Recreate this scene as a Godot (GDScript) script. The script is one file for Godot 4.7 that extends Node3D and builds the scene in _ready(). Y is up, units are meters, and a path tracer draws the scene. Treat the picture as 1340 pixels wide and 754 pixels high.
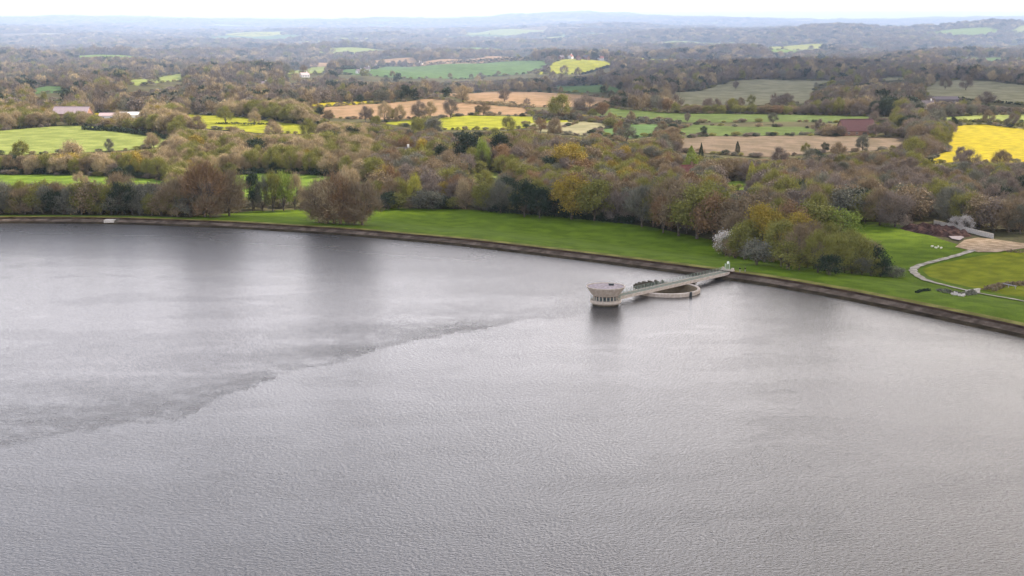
extends Node3D
# A reservoir behind a curved embankment dam, with a draw-off tower, footbridge and bellmouth spillway, and wooded farmland beyond.

var SHORE = [
	Vector2(-1500,-470),
	Vector2(-600,-520),
	Vector2(-270.8,-533.5),
	Vector2(-200.6,-549),
	Vector2(-155.1,-546.9),
	Vector2(-108.1,-535.5),
	Vector2(-62.1,-516.9),
	Vector2(-18.9,-492.6),
	Vector2(17.8,-464.9),
	Vector2(46.1,-442.2),
	Vector2(64.5,-426.6),
	Vector2(75.6,-416.5),
	Vector2(93.6,-395.2),
	Vector2(109.2,-373.3),
	Vector2(128,-344.9),
	Vector2(154.6,-298.2),
	Vector2(190,-215),
	Vector2(240,-60),
	Vector2(300,150),
	Vector2(420,420)]
var FIELDS = [
	["meadow","smooth bright green meadow sloping away behind the dam",[Vector2(-132.5,-545.8),Vector2(-109,-540.3),Vector2(-62.7,-521.9),Vector2(-19.1,-497.9),Vector2(18,-470.2),Vector2(46.6,-447.4),Vector2(65.2,-431.9),Vector2(76.5,-421.8),Vector2(94.8,-400.7),Vector2(110.7,-378.8),Vector2(129.9,-350.3),Vector2(145.4,-323.4),Vector2(220.4,-484.5),Vector2(187.8,-512.2),Vector2(170.5,-510.6),Vector2(166.1,-533.2),Vector2(161.4,-568.7),Vector2(147.9,-589.7),Vector2(136.2,-587.7),Vector2(130.3,-529.6),Vector2(131,-487.7),Vector2(125.7,-477.4),Vector2(98.6,-473.1),Vector2(87.7,-508.4),Vector2(77.5,-545),Vector2(56.8,-578.2),Vector2(35.8,-596.9),Vector2(10.1,-616.2),Vector2(-23.9,-626.8),Vector2(-58.2,-629.5),Vector2(-84.9,-624.2),Vector2(-116.1,-609.2),Vector2(-128,-546.2)]],
	["pasture_gold","yellowish mown paddock inside the bend of the track",[Vector2(139.8,-474.5),Vector2(147.3,-484.1),Vector2(169.9,-500.3),Vector2(186.6,-508.7),Vector2(210.5,-499.1),Vector2(160.4,-377.4),Vector2(152.9,-414.3),Vector2(147.8,-426.2),Vector2(140.3,-443.8),Vector2(137.5,-459.3)]],
	["pasture","narrow bright green field behind the scrub at the left end of the dam",[Vector2(-315.2,-765.4),Vector2(-278.3,-766.4),Vector2(-220.1,-766.2),Vector2(-190.1,-746.1),Vector2(-174.4,-722.2),Vector2(-182.2,-699.1),Vector2(-252.2,-693.2),Vector2(-285.8,-692.5)]],
	["pasture","green field glimpsed between the brown domed trees and the wood",[Vector2(-158.2,-758.1),Vector2(-142.4,-772.8),Vector2(-111.9,-764.7),Vector2(-79.8,-735.5),Vector2(-71.7,-702.5),Vector2(-97.7,-665.8),Vector2(-120.5,-651.9),Vector2(-141,-682.9)]],
	["pasture_pale","broad pale green field on the rise at the far left",[Vector2(-443.8,-1069.3),Vector2(-398.8,-1104.8),Vector2(-355.5,-1138.4),Vector2(-305.3,-1090.2),Vector2(-236.6,-1008.5),Vector2(-232.5,-946.3),Vector2(-269.8,-908),Vector2(-320,-883.6),Vector2(-364.3,-875.3)]],
	["rape_pale","yellow-green flowering field with two lone trees",[Vector2(-297.5,-1281.1),Vector2(-254.3,-1244.6),Vector2(-208.9,-1176.8),Vector2(-144.8,-1097.4),Vector2(-143.7,-1045.3),Vector2(-192.5,-1050.3),Vector2(-254.8,-1100.4)]],
	["rape","thin yellow strip beside the barns at the left",[Vector2(-393.9,-1313.1),Vector2(-369.3,-1321.4),Vector2(-331.5,-1284.3),Vector2(-312.5,-1210),Vector2(-353.5,-1216.8)]],
	["plough","orange-brown ploughed field with a row of bare trees",[Vector2(-175.4,-1265.2),Vector2(-143.2,-1333.2),Vector2(-83.9,-1421.2),Vector2(-51.2,-1363.4),Vector2(17.4,-1297.8),Vector2(14.6,-1230.4),Vector2(-19.9,-1231.7),Vector2(-69.2,-1169.5),Vector2(-105.8,-1157),Vector2(-159.2,-1184.2)]],
	["plough","upper tan ploughed field behind the lone round tree",[Vector2(-90.9,-1541.5),Vector2(-26.8,-1669),Vector2(57.9,-1541.5),Vector2(106.5,-1470),Vector2(77.8,-1316.5),Vector2(21.1,-1311.9),Vector2(-44.4,-1378.1)]],
	["rape_pale","yellow-green field below the ploughed land",[Vector2(-103.7,-1133.3),Vector2(-68.8,-1162.3),Vector2(-32.7,-1216.7),Vector2(19.6,-1213.8),Vector2(59.8,-1169.7),Vector2(40.7,-1079.5),Vector2(-11.4,-1062.2),Vector2(-63.7,-1074.4)]],
	["rape","bright yellow strip beyond the left end of the ploughed field",[Vector2(-194.1,-1338.8),Vector2(-173.5,-1405),Vector2(-126.5,-1428.9),Vector2(-138,-1352.8),Vector2(-180.4,-1267.1)]],
	["pasture_blue","long blue-green field on the far slope",[Vector2(-242.7,-1890.7),Vector2(-208.6,-2439.8),Vector2(24.3,-2275.4),Vector2(66.1,-2251.1),Vector2(21.7,-2028.3),Vector2(-32.1,-2001.2),Vector2(-128.8,-1850.8)]],
	["rape_pale","pale yellow field below the far village",[Vector2(66.1,-2251.1),Vector2(158.6,-2376.4),Vector2(157.7,-2220.1),Vector2(101.7,-2112.8),Vector2(32.5,-2022.9)]],
	["plough","far pinkish ploughed strip above the long blue-green field",[Vector2(-277.2,-2358.4),Vector2(-148.2,-2523.6),Vector2(47.2,-2947.3),Vector2(24.5,-2294),Vector2(-212.7,-2488.1)]],
	["stubble","wide dull grey-green arable field on the right",[Vector2(169.7,-1544.4),Vector2(257,-1714.6),Vector2(315.2,-1785),Vector2(490.7,-1798.2),Vector2(489.6,-1752.7),Vector2(398.6,-1773),Vector2(342.1,-1612),Vector2(292.7,-1376.9),Vector2(214.1,-1374.7),Vector2(158.6,-1373.8)]],
	["stubble","dull grey-green field right of the small wood",[Vector2(445.8,-1555.1),Vector2(507.9,-1709.8),Vector2(538.5,-1705.4),Vector2(574.8,-1601.8),Vector2(630.4,-1527),Vector2(492.9,-1370.1),Vector2(419.2,-1433.5)]],
	["pasture_dull","thin green strip field behind the ploughed land",[Vector2(51,-1266.2),Vector2(90.7,-1299),Vector2(151.3,-1224),Vector2(270.7,-1228.1),Vector2(338.2,-1209.3),Vector2(259.5,-1121),Vector2(139.5,-1126.6),Vector2(78.4,-1215.5)]],
	["pasture_dull","dull green field left of the red-roofed barn",[Vector2(117.8,-1041.4),Vector2(140.6,-1111.5),Vector2(169.5,-1085.5),Vector2(221.3,-1081.3),Vector2(229.4,-1025.3),Vector2(123.6,-996.4)]],
	["pasture_blue","dark green wedge field right of the pale field",[Vector2(60.6,-1021.7),Vector2(84.5,-1121),Vector2(126,-1114.6),Vector2(101.8,-993.3),Vector2(74.9,-957.6)]],
	["fallow","pinkish-brown bare field in front of the red-roofed barn",[Vector2(100.6,-956),Vector2(139.2,-992.8),Vector2(213,-1013.2),Vector2(278.6,-1003.2),Vector2(265.5,-936.5),Vector2(152.3,-853.4),Vector2(100.7,-887.2)]],
	["stubble","grey-olive field below the ploughed land",[Vector2(12.1,-1124.1),Vector2(59.3,-1160.4),Vector2(78.5,-1121.3),Vector2(53.7,-995.8),Vector2(16.9,-1042.6)]],
	["rape","big bright yellow flowering field on the right",[Vector2(356.5,-1145.5),Vector2(386.3,-1157.5),Vector2(405.4,-1123.4),Vector2(441.7,-1010.7),Vector2(359.5,-819.9),Vector2(306.3,-844.9),Vector2(270.5,-844.7),Vector2(237.3,-819.7),Vector2(287,-938.9)]],
	["pasture_pale","thin pale field behind the yellow field",[Vector2(342.9,-1202.9),Vector2(404.2,-1232.4),Vector2(454.7,-1262.2),Vector2(514.3,-1241.5),Vector2(487.3,-1175.7),Vector2(424.9,-1178.3),Vector2(372.8,-1174.1)]],
	["pasture_blue","small dark green field among far left woods",[Vector2(-536.1,-1588),Vector2(-533.1,-1631.4),Vector2(-490.4,-1578.4),Vector2(-472.2,-1508),Vector2(-502.5,-1499.4)]],
	["pasture_pale","pale green field among far left woods",[Vector2(-438.8,-1607.1),Vector2(-459.4,-1846.2),Vector2(-446.7,-1942.7),Vector2(-384.8,-1671.9),Vector2(-412.1,-1570.1)]],
	["pasture_pale","green field in front of the far conifers",[Vector2(-359.3,-2240.2),Vector2(-330.4,-2378.1),Vector2(-297.1,-2376.1),Vector2(-247.7,-1890.2),Vector2(-272.3,-1724.9)]],
	["pasture_blue","small green field beyond the ploughed land",[Vector2(45.4,-1884.1),Vector2(125,-1795.8),Vector2(117.8,-1547.2),Vector2(50.1,-1556.1)]],
	["pasture_pale","far pale fields above the village",[Vector2(-204.5,-5491.8),Vector2(136.1,-5118.2),Vector2(103,-4839.6),Vector2(-153.5,-4806.7)]],
	["pasture_blue","far blue-green fields on the left slope",[Vector2(-1037.7,-4873.2),Vector2(-917.3,-5071.3),Vector2(-697.9,-4857.9),Vector2(-679.9,-4559.7),Vector2(-815.9,-3927.2)]],
	["rape_pale","far pale yellow field in the right woods",[Vector2(664.8,-3780),Vector2(744.5,-3776.5),Vector2(853.2,-3813.2),Vector2(804.8,-3638),Vector2(536.6,-2959.5)]],
	["pasture","little green clearing in the wood left of the rape field",[Vector2(144.7,-589.8),Vector2(157.9,-584.8),Vector2(163.8,-566.4),Vector2(146.8,-585.1)]],
	["pasture_pale","small pale clearing in the middle of the wood",[Vector2(-22.6,-757.9),Vector2(-8.3,-765.2),Vector2(-5.5,-723.7),Vector2(-18.6,-714.6)]],
	["pasture","green garden lawn in the wood by the tall yellow tree",[Vector2(104.7,-728.1),Vector2(125.1,-744),Vector2(120.4,-703.9),Vector2(101.9,-695.2)]]]
var TREES = [
	[-210.4,-564.3,11.4,1.05963,"shrub","grey","","scrub trees along the left end of the dam"],
	[-206.4,-566.2,12.9,1.05896,"thicket","grey","","scrub trees along the left end of the dam"],
	[-201.6,-566.2,8.6,0.962968,"shrub","olive","","scrub trees along the left end of the dam"],
	[-196.7,-566,11.5,1.11532,"thicket","brown","","scrub trees along the left end of the dam"],
	[-193.1,-565.8,10.7,0.8863,"leafing","olive","","scrub trees along the left end of the dam"],
	[-188.8,-565.7,11.2,0.80459,"shrub","grey","","scrub trees along the left end of the dam"],
	[-185,-565.4,9.8,1.12072,"thicket","dark","","scrub trees along the left end of the dam"],
	[-180.3,-565.2,9.2,1.079,"shrub","grey","","scrub trees along the left end of the dam"],
	[-176.8,-565,11.4,0.844345,"thicket","grey","","scrub trees along the left end of the dam"],
	[-173.3,-564.9,12.5,0.87331,"leafing","olive","","scrub trees along the left end of the dam"],
	[-169.5,-564.7,13.1,1.10534,"shrub","brown","","scrub trees along the left end of the dam"],
	[-165.6,-564.6,13,0.988728,"thicket","olive","","scrub trees along the left end of the dam"],
	[-161.2,-564.4,9.4,1.12934,"shrub","grey","","scrub trees along the left end of the dam"],
	[-156.9,-564.9,13,1.11281,"thicket","dark","","scrub trees along the left end of the dam"],
	[-152.8,-564,10.1,0.858085,"leafing","grey","","scrub trees along the left end of the dam"],
	[-148.9,-563.1,8.7,0.905476,"shrub","grey","","scrub trees along the left end of the dam"],
	[-144.4,-562.1,8.4,1.03728,"thicket","olive","","scrub trees along the left end of the dam"],
	[-140.3,-561.1,9.8,1.08648,"shrub","brown","","scrub trees along the left end of the dam"],
	[-135.9,-560.2,9.9,0.968426,"thicket","olive","","scrub trees along the left end of the dam"],
	[-133.5,-559.4,15.5,0.95,"thicket","brown","broad brown bare tree, left of the three domed trees beside the dam",""],
	[-122,-556.9,22.2,0.85,"thicket","russet","tallest brown domed bare tree, in the middle of three beside the dam",""],
	[-113.8,-564.4,18.8,0.85,"thicket","brown","brown domed bare tree at the right end of the three beside the dam",""],
	[-127.8,-558.2,9.3,1.3,"shrub","grey","low grey shrub at the foot of the brown domed trees",""],
	[-112.6,-610,16.9,0.42,"evergreen","dark","narrow dark ivy-clad tree at the left end of the slim group",""],
	[-108.4,-610.5,15.6,0.5,"bare","grey","slim grey bare tree second in the group behind the near meadow",""],
	[-104.1,-611,16.9,0.55,"willow","olive","slim olive-green tree in the middle of the small group behind the meadow",""],
	[-100,-614.4,17,0.6,"willow","lime","pale green leafing tree right of the middle of the small group",""],
	[-95.5,-617.6,15.7,0.6,"bare","tan","tan bare tree at the right end of the small group",""],
	[-74.4,-540.9,16.2,0.95,"thicket","brown","brown rounded bush on the left side of the big clump by the dam",""],
	[-65.7,-537.4,19.7,0.85,"thicket","russet","reddish-brown centre tree of the big rounded clump by the dam",""],
	[-57.2,-534.5,17.2,0.9,"thicket","brown","brown rounded tree on the right side of the big clump by the dam",""],
	[-68.4,-538.6,19.7,0.9,"thicket","tan","tan tree at the back of the big rounded clump by the dam",""],
	[-63,-536.4,6.6,1.5,"shrub","grey","low grey shrub in front of the big rounded clump by the dam",""],
	[-58.9,-625.6,5.4,1.68506,"shrub","grey","","low shrubs behind the near meadow"],
	[-54.8,-626,7.5,1.60693,"shrub","dark","","low shrubs behind the near meadow"],
	[-50.7,-626.4,7.7,1.31971,"shrub","olive","","low shrubs behind the near meadow"],
	[-45.7,-626.7,5.2,1.12804,"shrub","brown","","low shrubs behind the near meadow"],
	[-41.3,-627,8.2,1.21791,"shrub","grey","","low shrubs behind the near meadow"],
	[-35.9,-627.4,8.1,1.66523,"shrub","grey","","low shrubs behind the near meadow"],
	[-31.3,-627.6,6.3,1.41482,"shrub","dark","","low shrubs behind the near meadow"],
	[-25.8,-627.9,5.6,1.54904,"shrub","olive","","low shrubs behind the near meadow"],
	[-20.3,-626.3,7.9,1.12198,"shrub","brown","","low shrubs behind the near meadow"],
	[-14.6,-623.5,5.5,1.30444,"shrub","grey","","low shrubs behind the near meadow"],
	[-9.4,-621.1,8,1.30398,"shrub","grey","","low shrubs behind the near meadow"],
	[-3.8,-618.4,6.8,1.28747,"shrub","dark","","low shrubs behind the near meadow"],
	[0.8,-616.2,5.7,1.14692,"shrub","olive","","low shrubs behind the near meadow"],
	[5.1,-614.2,7.2,1.69804,"shrub","brown","","low shrubs behind the near meadow"],
	[9.3,-612.1,5.2,1.69202,"shrub","grey","","low shrubs behind the near meadow"],
	[14.1,-609.8,6.3,1.2424,"shrub","grey","","low shrubs behind the near meadow"],
	[19,-607.4,7.6,1.3734,"shrub","dark","","low shrubs behind the near meadow"],
	[-54.4,-632.4,12.6,0.7,"bare","brown","brown bare tree at the left end of the wood behind the meadow",""],
	[-43.6,-630.6,14.7,0.5,"willow","yellow","slender yellow-green tree in the hedge behind the meadow",""],
	[-36.2,-633.5,11.9,0.9,"bare","plum","plum-brown bare tree behind the meadow hedge",""],
	[-21.9,-629.3,13.2,0.6,"willow","tan","slender tan budding tree rising from the meadow hedge",""],
	[-12.9,-622.5,12.4,0.9,"leafing","olive","olive leafing tree behind the meadow hedge",""],
	[-5,-615.9,13.7,0.85,"bare","grey","dark grey bare tree left of the two dark evergreens",""],
	[5.3,-605.1,14.8,0.8,"evergreen","dark","rounded dark evergreen, left one of two behind the meadow",""],
	[11.8,-600.9,13.3,0.75,"evergreen","dark","dark evergreen on a bare trunk, right one of two behind the meadow",""],
	[25.5,-599,17.9,1.1,"leafing","gold","broad golden-olive oak at the back edge of the meadow",""],
	[35,-594.8,17.2,1,"leafing","olive","broad olive-green oak right of the golden oak",""],
	[43.8,-590.6,13.1,0.9,"bare","plum","plum-brown bare tree right of the two broad oaks",""],
	[53.6,-578.3,16.7,0.95,"bare","grey","lone grey spreading bare oak standing out into the meadow",""],
	[60.8,-562.5,14.4,0.8,"leafing","russet","russet leafing tree between the grey oak and the oak group",""],
	[66.1,-554.8,18.5,0.9,"leafing","brown","brown-leaved oak at the left of the big oak group",""],
	[72.4,-547.1,20.7,1,"leafing","olive","tallest olive-brown oak of the big oak group",""],
	[77.9,-539.6,18.6,0.9,"leafing","russet","russet oak at the right of the big oak group",""],
	[83.5,-535.7,16.1,0.85,"leafing","brown","brown oak at the right end of the big oak group",""],
	[64.3,-572.1,20.3,0.9,"bare","brown","tall brown bare tree behind the big oak group",""],
	[78.2,-561.8,20.6,0.9,"leafing","olive","olive oak at the back of the big oak group",""],
	[77.4,-501.4,8.9,1.1,"blossom","tan","pinkish-white budding shrub left of the golden clump",""],
	[79.6,-477.8,13.3,0.9,"leafing","olive","olive leafing tree at the left of the golden clump",""],
	[86.9,-480.3,19.3,0.8,"leafing","gold","tall golden-orange tree in the clump near the bridge",""],
	[88,-455.9,15.3,0.8,"leafing","olive","olive tree right of the golden-orange tree",""],
	[91.6,-444,14.4,0.8,"bare","brown","brown bare tree in the middle of the clump near the bridge",""],
	[95.8,-436.1,13.2,0.8,"bare","olive","olive-brown twiggy tree in the clump near the bridge",""],
	[103.3,-443.8,12.4,0.85,"willow","olive","olive willow right of centre in the clump near the bridge",""],
	[112.2,-454,12.7,0.85,"willow","olive","pale green upright willow at the right of the clump near the bridge",""],
	[119.4,-457.7,9.2,1.1,"shrub","dark","dark green shrub at the right end of the clump near the bridge",""],
	[76.6,-506.6,5.8,1.36643,"thicket","brown","","undergrowth of the clump near the bridge"],
	[78.1,-500.2,7.1,1.33537,"shrub","olive","","undergrowth of the clump near the bridge"],
	[80.4,-497.8,7.8,1.37992,"thicket","grey","","undergrowth of the clump near the bridge"],
	[83.2,-494.8,7.9,1.04265,"shrub","olive","","undergrowth of the clump near the bridge"],
	[85.8,-492,5.9,1.33789,"thicket","dark","","undergrowth of the clump near the bridge"],
	[88.2,-489.4,6.8,1.39972,"shrub","brown","","undergrowth of the clump near the bridge"],
	[91.1,-486.1,8.3,1.18142,"thicket","tan","","undergrowth of the clump near the bridge"],
	[92.7,-478.7,7.5,1.19162,"shrub","brown","","undergrowth of the clump near the bridge"],
	[93.9,-470.8,6.4,1.0586,"thicket","olive","","undergrowth of the clump near the bridge"],
	[94.3,-458.8,7.9,1.38393,"shrub","grey","","undergrowth of the clump near the bridge"],
	[96.4,-454.3,6.5,1.13539,"thicket","olive","","undergrowth of the clump near the bridge"],
	[98.9,-454.8,5.8,1.31281,"shrub","dark","","undergrowth of the clump near the bridge"],
	[102.4,-455.6,6.1,1.31441,"thicket","brown","","undergrowth of the clump near the bridge"],
	[105.8,-456.1,7,1.26561,"shrub","tan","","undergrowth of the clump near the bridge"],
	[108.4,-453.8,6.1,1.28179,"thicket","brown","","undergrowth of the clump near the bridge"],
	[110.3,-450.6,6.4,1.3079,"shrub","olive","","undergrowth of the clump near the bridge"],
	[113,-449.3,5.8,1.37822,"thicket","grey","","undergrowth of the clump near the bridge"],
	[116.1,-449.5,6.6,1.00463,"shrub","olive","","undergrowth of the clump near the bridge"],
	[119,-449.3,5.7,1.26866,"thicket","dark","","undergrowth of the clump near the bridge"],
	[96.5,-515.4,16.1,1,"thicket","olive","","trees in the clump near the bridge"],
	[104.9,-497.3,13.9,1,"thicket","brown","","trees in the clump near the bridge"],
	[113.6,-505.8,13,1,"thicket","olive","","trees in the clump near the bridge"],
	[101.5,-500.5,16.2,1,"leafing","gold","","trees in the clump near the bridge"],
	[117.9,-488.9,12,1,"thicket","olive","","trees in the clump near the bridge"],
	[84.8,-525.1,13.5,1,"thicket","brown","","trees in the clump near the bridge"],
	[122.6,-480.5,10.2,1,"thicket","brown","","trees in the clump near the bridge"],
	[-70.7,-539,9,1.5,"thicket","brown","low brown thicket at the left foot of the big rounded clump",""],
	[-60.3,-535.8,9.5,1.4,"thicket","russet","low reddish thicket at the right foot of the big rounded clump",""],
	[-119.7,-556.2,9.3,1.5,"thicket","brown","low brown thicket at the foot of the brown domed trees",""],
	[124.2,-454.9,3.8,2.2,"shrub","grey","lowest flat shrub at the tip of the clump near the bridge",""],
	[78.7,-448.6,8.5,1.3,"shrub","grey","grey shrub in front of the golden-orange tree",""],
	[87.8,-441.9,8.4,1.2,"shrub","olive","olive shrub at the front of the clump near the bridge",""],
	[98.4,-431.7,6.3,1.5,"shrub","dark","dark shrub at the front of the pale willow",""],
	[77.4,-483.6,8.1,1.1,"shrub","brown","brown shrub at the left tip of the golden clump",""],
	[91.6,-529.8,20.1,0.85,"leafing","brown","brown oak behind the golden clump",""],
	[103.4,-521.9,17.4,0.9,"leafing","russet","russet oak behind the middle of the golden clump",""],
	[116.9,-545.7,14,1.5,"shrub","olive","big pale olive shrub dome behind the golden clump",""],
	[127.4,-544.7,12.1,1.3,"shrub","lime","green shrub dome at the top of the clearing",""],
	[141.6,-587.5,15.3,1.0766,"shrub","grey","","trees along the right-hand wood edge"],
	[146.8,-582.6,12.8,1.07542,"thicket","olive","","trees along the right-hand wood edge"],
	[151.7,-577.8,15.2,0.972516,"bare","brown","","trees along the right-hand wood edge"],
	[156.7,-572.9,15.2,1.09092,"thicket","plum","","trees along the right-hand wood edge"],
	[167.5,-588.4,16.1,1.03135,"shrub","brown","","trees along the right-hand wood edge"],
	[180.7,-574.6,15.6,1.01703,"bare","grey","","trees along the right-hand wood edge"],
	[185.1,-569.7,14.4,1.10562,"thicket","olive","","trees along the right-hand wood edge"],
	[188.8,-565.7,14.6,1.0533,"shrub","brown","","trees along the right-hand wood edge"],
	[193.1,-561,12.7,1.06831,"shrub","plum","","trees along the right-hand wood edge"],
	[197.4,-556.1,13.7,1.10215,"thicket","brown","","trees along the right-hand wood edge"],
	[200.7,-552.4,11.2,1.00437,"bare","grey","","trees along the right-hand wood edge"],
	[179.7,-565.6,5.3,1.2,"blossom","tan","white blossoming shrub behind the concrete wall",""],
	[181.9,-561,5.9,1.1,"blossom","tan","taller white blossoming shrub behind the concrete wall",""],
	[122.4,-720.4,12.7,0.42,"narrow","yellow","tall yellow-green conical tree by the garden lawn",""],
	[147.9,-713,11,0.4,"narrow","yellow","smaller yellow-green conical tree in the wood",""],
	[93.9,-740.3,18,0.55,"narrow","lime","bright green conical tree in the middle of the wood",""],
	[102.1,-762.6,17.7,0.26,"cypress","dark","tall dark cypress beside the bright green conical tree",""],
	[138,-865.3,8.6,0.45,"cypress","dark","small black conifer at the edge of the pink-brown field",""],
	[177.9,-830.6,7.3,1.2,"evergreen","dark","dark evergreen at the edge of the pink-brown field",""],
	[-50,-782.2,14.7,0.4,"narrow","yellow","slender yellow tree beside the white house",""],
	[-38.5,-773.6,13.7,0.8,"evergreen","dark","dark evergreen right of the white house",""],
	[-24.8,-788.8,20.1,0.75,"evergreen","dark","large dark evergreen in the middle of the wood",""],
	[-6.5,-802,17.7,0.7,"evergreen","dark","dark evergreen right of the large one",""],
	[-15.9,-772.8,17.1,0.5,"willow","lime","light green leafing tree between the dark evergreens",""],
	[29.9,-735,18.7,1,"leafing","gold","orange-gold leafing tree deep in the middle wood",""],
	[-229.7,-1137.7,13.8,1,"bare","olive","lone round olive tree in the yellow-green field",""],
	[-203.8,-1123.2,11.1,1,"bare","tan","smaller lone bare tree right of the round field tree",""],
	[-46.8,-1362.5,15.8,1.25,"bare","tan","lone round bare tree at the edge of the tan ploughed field",""],
	[-7.3,-1364.9,12.8,1,"bare","plum","lone bare tree in the tan ploughed field",""],
	[-117.9,-1141.1,12.6,0.85,"bare","plum","","bare trees in a row along the ploughed field"],
	[-102.9,-1144.8,15.2,0.85,"bare","tan","","bare trees in a row along the ploughed field"],
	[-90.9,-1149.5,12.7,0.85,"bare","tan","","bare trees in a row along the ploughed field"],
	[-75.8,-1155.2,15.9,0.85,"bare","plum","","bare trees in a row along the ploughed field"],
	[-66.9,-1162.4,14.1,0.85,"bare","tan","","bare trees in a row along the ploughed field"],
	[-50.5,-1172.8,15.5,0.85,"bare","plum","","bare trees in a row along the ploughed field"],
	[39.3,-1179.2,20.8,0.95,"leafing","olive","round olive tree at the right end of the ploughed field",""],
	[61.9,-1211.5,18.7,1.2,"bare","plum","broad plum-brown bare tree right of the round olive tree",""],
	[254.9,-786.9,11.7,1.15,"bare","plum","spreading bare tree in front of the yellow field",""],
	[276.4,-797.4,11,1,"bare","brown","rounded bare tree right of the spreading one before the yellow field",""],
	[465.3,-1531.5,14.3,1,"bare","plum","lone bare tree in the dull right-hand field",""],
	[482.5,-1515.7,16.7,0.9,"bare","plum","taller lone bare tree in the dull right-hand field",""],
	[452.4,-1356.5,13.5,1.4,"bare","plum","dark broad tree at the near edge of the dull right-hand field",""],
	[257.6,-1332.3,13.2,1.1,"bare","plum","bare tree on the near edge of the wide grey-green field",""],
	[258.5,-1646.1,9.1,1,"bare","plum","small lone bush in the wide grey-green field",""],
	[174.7,-1274.8,11.2,0.8,"bare","plum","","bare trees in a row along the near edge of the grey-green field"],
	[181.3,-1258.6,11.8,0.8,"bare","plum","","bare trees in a row along the near edge of the grey-green field"],
	[193.8,-1264.9,11.8,0.8,"bare","plum","","bare trees in a row along the near edge of the grey-green field"],
	[199.3,-1248.5,10.3,0.8,"bare","plum","","bare trees in a row along the near edge of the grey-green field"]]
var HEDGES = [
	["dark hedge along the top of the pale green field at the left",5,4.5,"dark",[Vector2(-328,-1083.4),Vector2(-297.6,-1062),Vector2(-261.5,-1021.3),Vector2(-227.5,-975.9)]],
	["dark bushy hedge at the right edge of the yellow-green field",6,6,"dark",[Vector2(-209.6,-1199.2),Vector2(-179.6,-1150.8),Vector2(-134.4,-1084.7)]],
	["scrubby tan hedge between the two ploughed fields",4,4,"tan",[Vector2(-44.8,-1346.2),Vector2(-14.3,-1335.4),Vector2(21,-1304.7)]],
	["grey hedge below the right-hand ploughed field",6,5,"grey",[Vector2(17.1,-1175.7),Vector2(69.7,-1177.2),Vector2(98.6,-1145.4),Vector2(131.9,-1113.4)]],
	["dark hedge along the near edge of the grey-green field",4,4,"dark",[Vector2(147.7,-1278.7),Vector2(194.2,-1246.1),Vector2(275.3,-1248.9),Vector2(343.6,-1229.1)]],
	["hedge along the top of the bright yellow field",4,4,"olive",[Vector2(362,-1169.7),Vector2(392.3,-1175.8),Vector2(412,-1141.9),Vector2(437.9,-1054.7)]],
	["dark hedgerow along the top of the long blue-green field",7,7,"dark",[Vector2(-236.1,-1920),Vector2(-210.9,-2467.8),Vector2(-91.8,-2456.6),Vector2(26.8,-2279.4)]],
	["dark field hedge below the far village",5,4,"dark",[Vector2(101.2,-2101.4),Vector2(156.7,-2205.7)]],
	["hedge across the grey-green field right of the small wood",4,3,"dark",[Vector2(411.2,-1446),Vector2(448.2,-1415.7),Vector2(490.8,-1364.1)]],
	["thin dark hedge crossing the yellow-green field by the lone trees",2.5,2.2,"dark",[Vector2(-237.2,-1132.7),Vector2(-218.7,-1128.3),Vector2(-188.1,-1126.8)]],
	["hedge behind the narrow green field at the left",5,5,"dark",[Vector2(-304.3,-769.4),Vector2(-279.7,-770.4),Vector2(-251.2,-772.6),Vector2(-221.3,-770.6)]],
	["dark hedge at the back of the green field between the woods",5,5,"dark",[Vector2(-157.8,-766.3),Vector2(-143.1,-776.9),Vector2(-112.4,-768.5),Vector2(-80.1,-738.9)]],
	["dark shrub hedge under the oaks at the back of the meadow",4,4.5,"dark",[Vector2(-10.1,-620.3),Vector2(10,-610.7),Vector2(29.4,-599),Vector2(51.1,-585.4)]],
	["ditch scrub in the grass below the dam near the culvert",3,1.6,"grey",[Vector2(126.7,-412.5),Vector2(127.9,-404),Vector2(130.8,-401.1),Vector2(137.3,-412.1)]],
	["short clipped hedge in the grass near the dam",1.6,1.1,"dark",[Vector2(115.9,-398.1),Vector2(119.4,-404.7),Vector2(122.9,-409.2)]],
	["brown scrub along the ditch beyond the culvert",5,2.2,"brown",[Vector2(146.9,-429.3),Vector2(153.7,-436.5),Vector2(158.6,-437.1),Vector2(171.7,-446.3)]],
	["low scrub beside the yard at the right edge",3,1.5,"brown",[Vector2(179.5,-506),Vector2(184.5,-502.8),Vector2(193.4,-497.4)]]]
var TRACK = [Vector2(156.7,-378.6),Vector2(149.3,-404.3),Vector2(144.5,-410),Vector2(139.6,-415.8),Vector2(135.4,-428),Vector2(132.6,-442.8),Vector2(133.8,-459.6),Vector2(135.8,-471.3),Vector2(140.2,-480.5),Vector2(148.9,-489.4),Vector2(158.4,-498.5),Vector2(169.1,-510.7)]
var YARD = [Vector2(164.5,-518.4),Vector2(173,-534.5),Vector2(180,-539.8),Vector2(184.4,-535.4),Vector2(193,-522.9),Vector2(212.3,-517.4),Vector2(206.6,-503),Vector2(187.8,-512.2),Vector2(175.5,-504.7),Vector2(168.9,-505.6)]
var HEAP = [Vector2(162,-575.5),Vector2(170.4,-572.9),Vector2(173.4,-557.1),Vector2(176,-544.3),Vector2(170.3,-546.8),Vector2(161.8,-553.6)]
var CWALL = [Vector2(174.6,-579.7),Vector2(177.4,-570.3),Vector2(180.6,-558.9),Vector2(185.4,-538.4)]
var STONES = [Vector2(155.8,-517.7),Vector2(156.2,-514.6),Vector2(157.8,-516.9),Vector2(157.9,-513.9)]
var CULVERT = [Vector2(137.6,-414.6)]
var OUTFALL = [Vector2(128.2,-402.1),Vector2(129.3,-399.4)]
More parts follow.
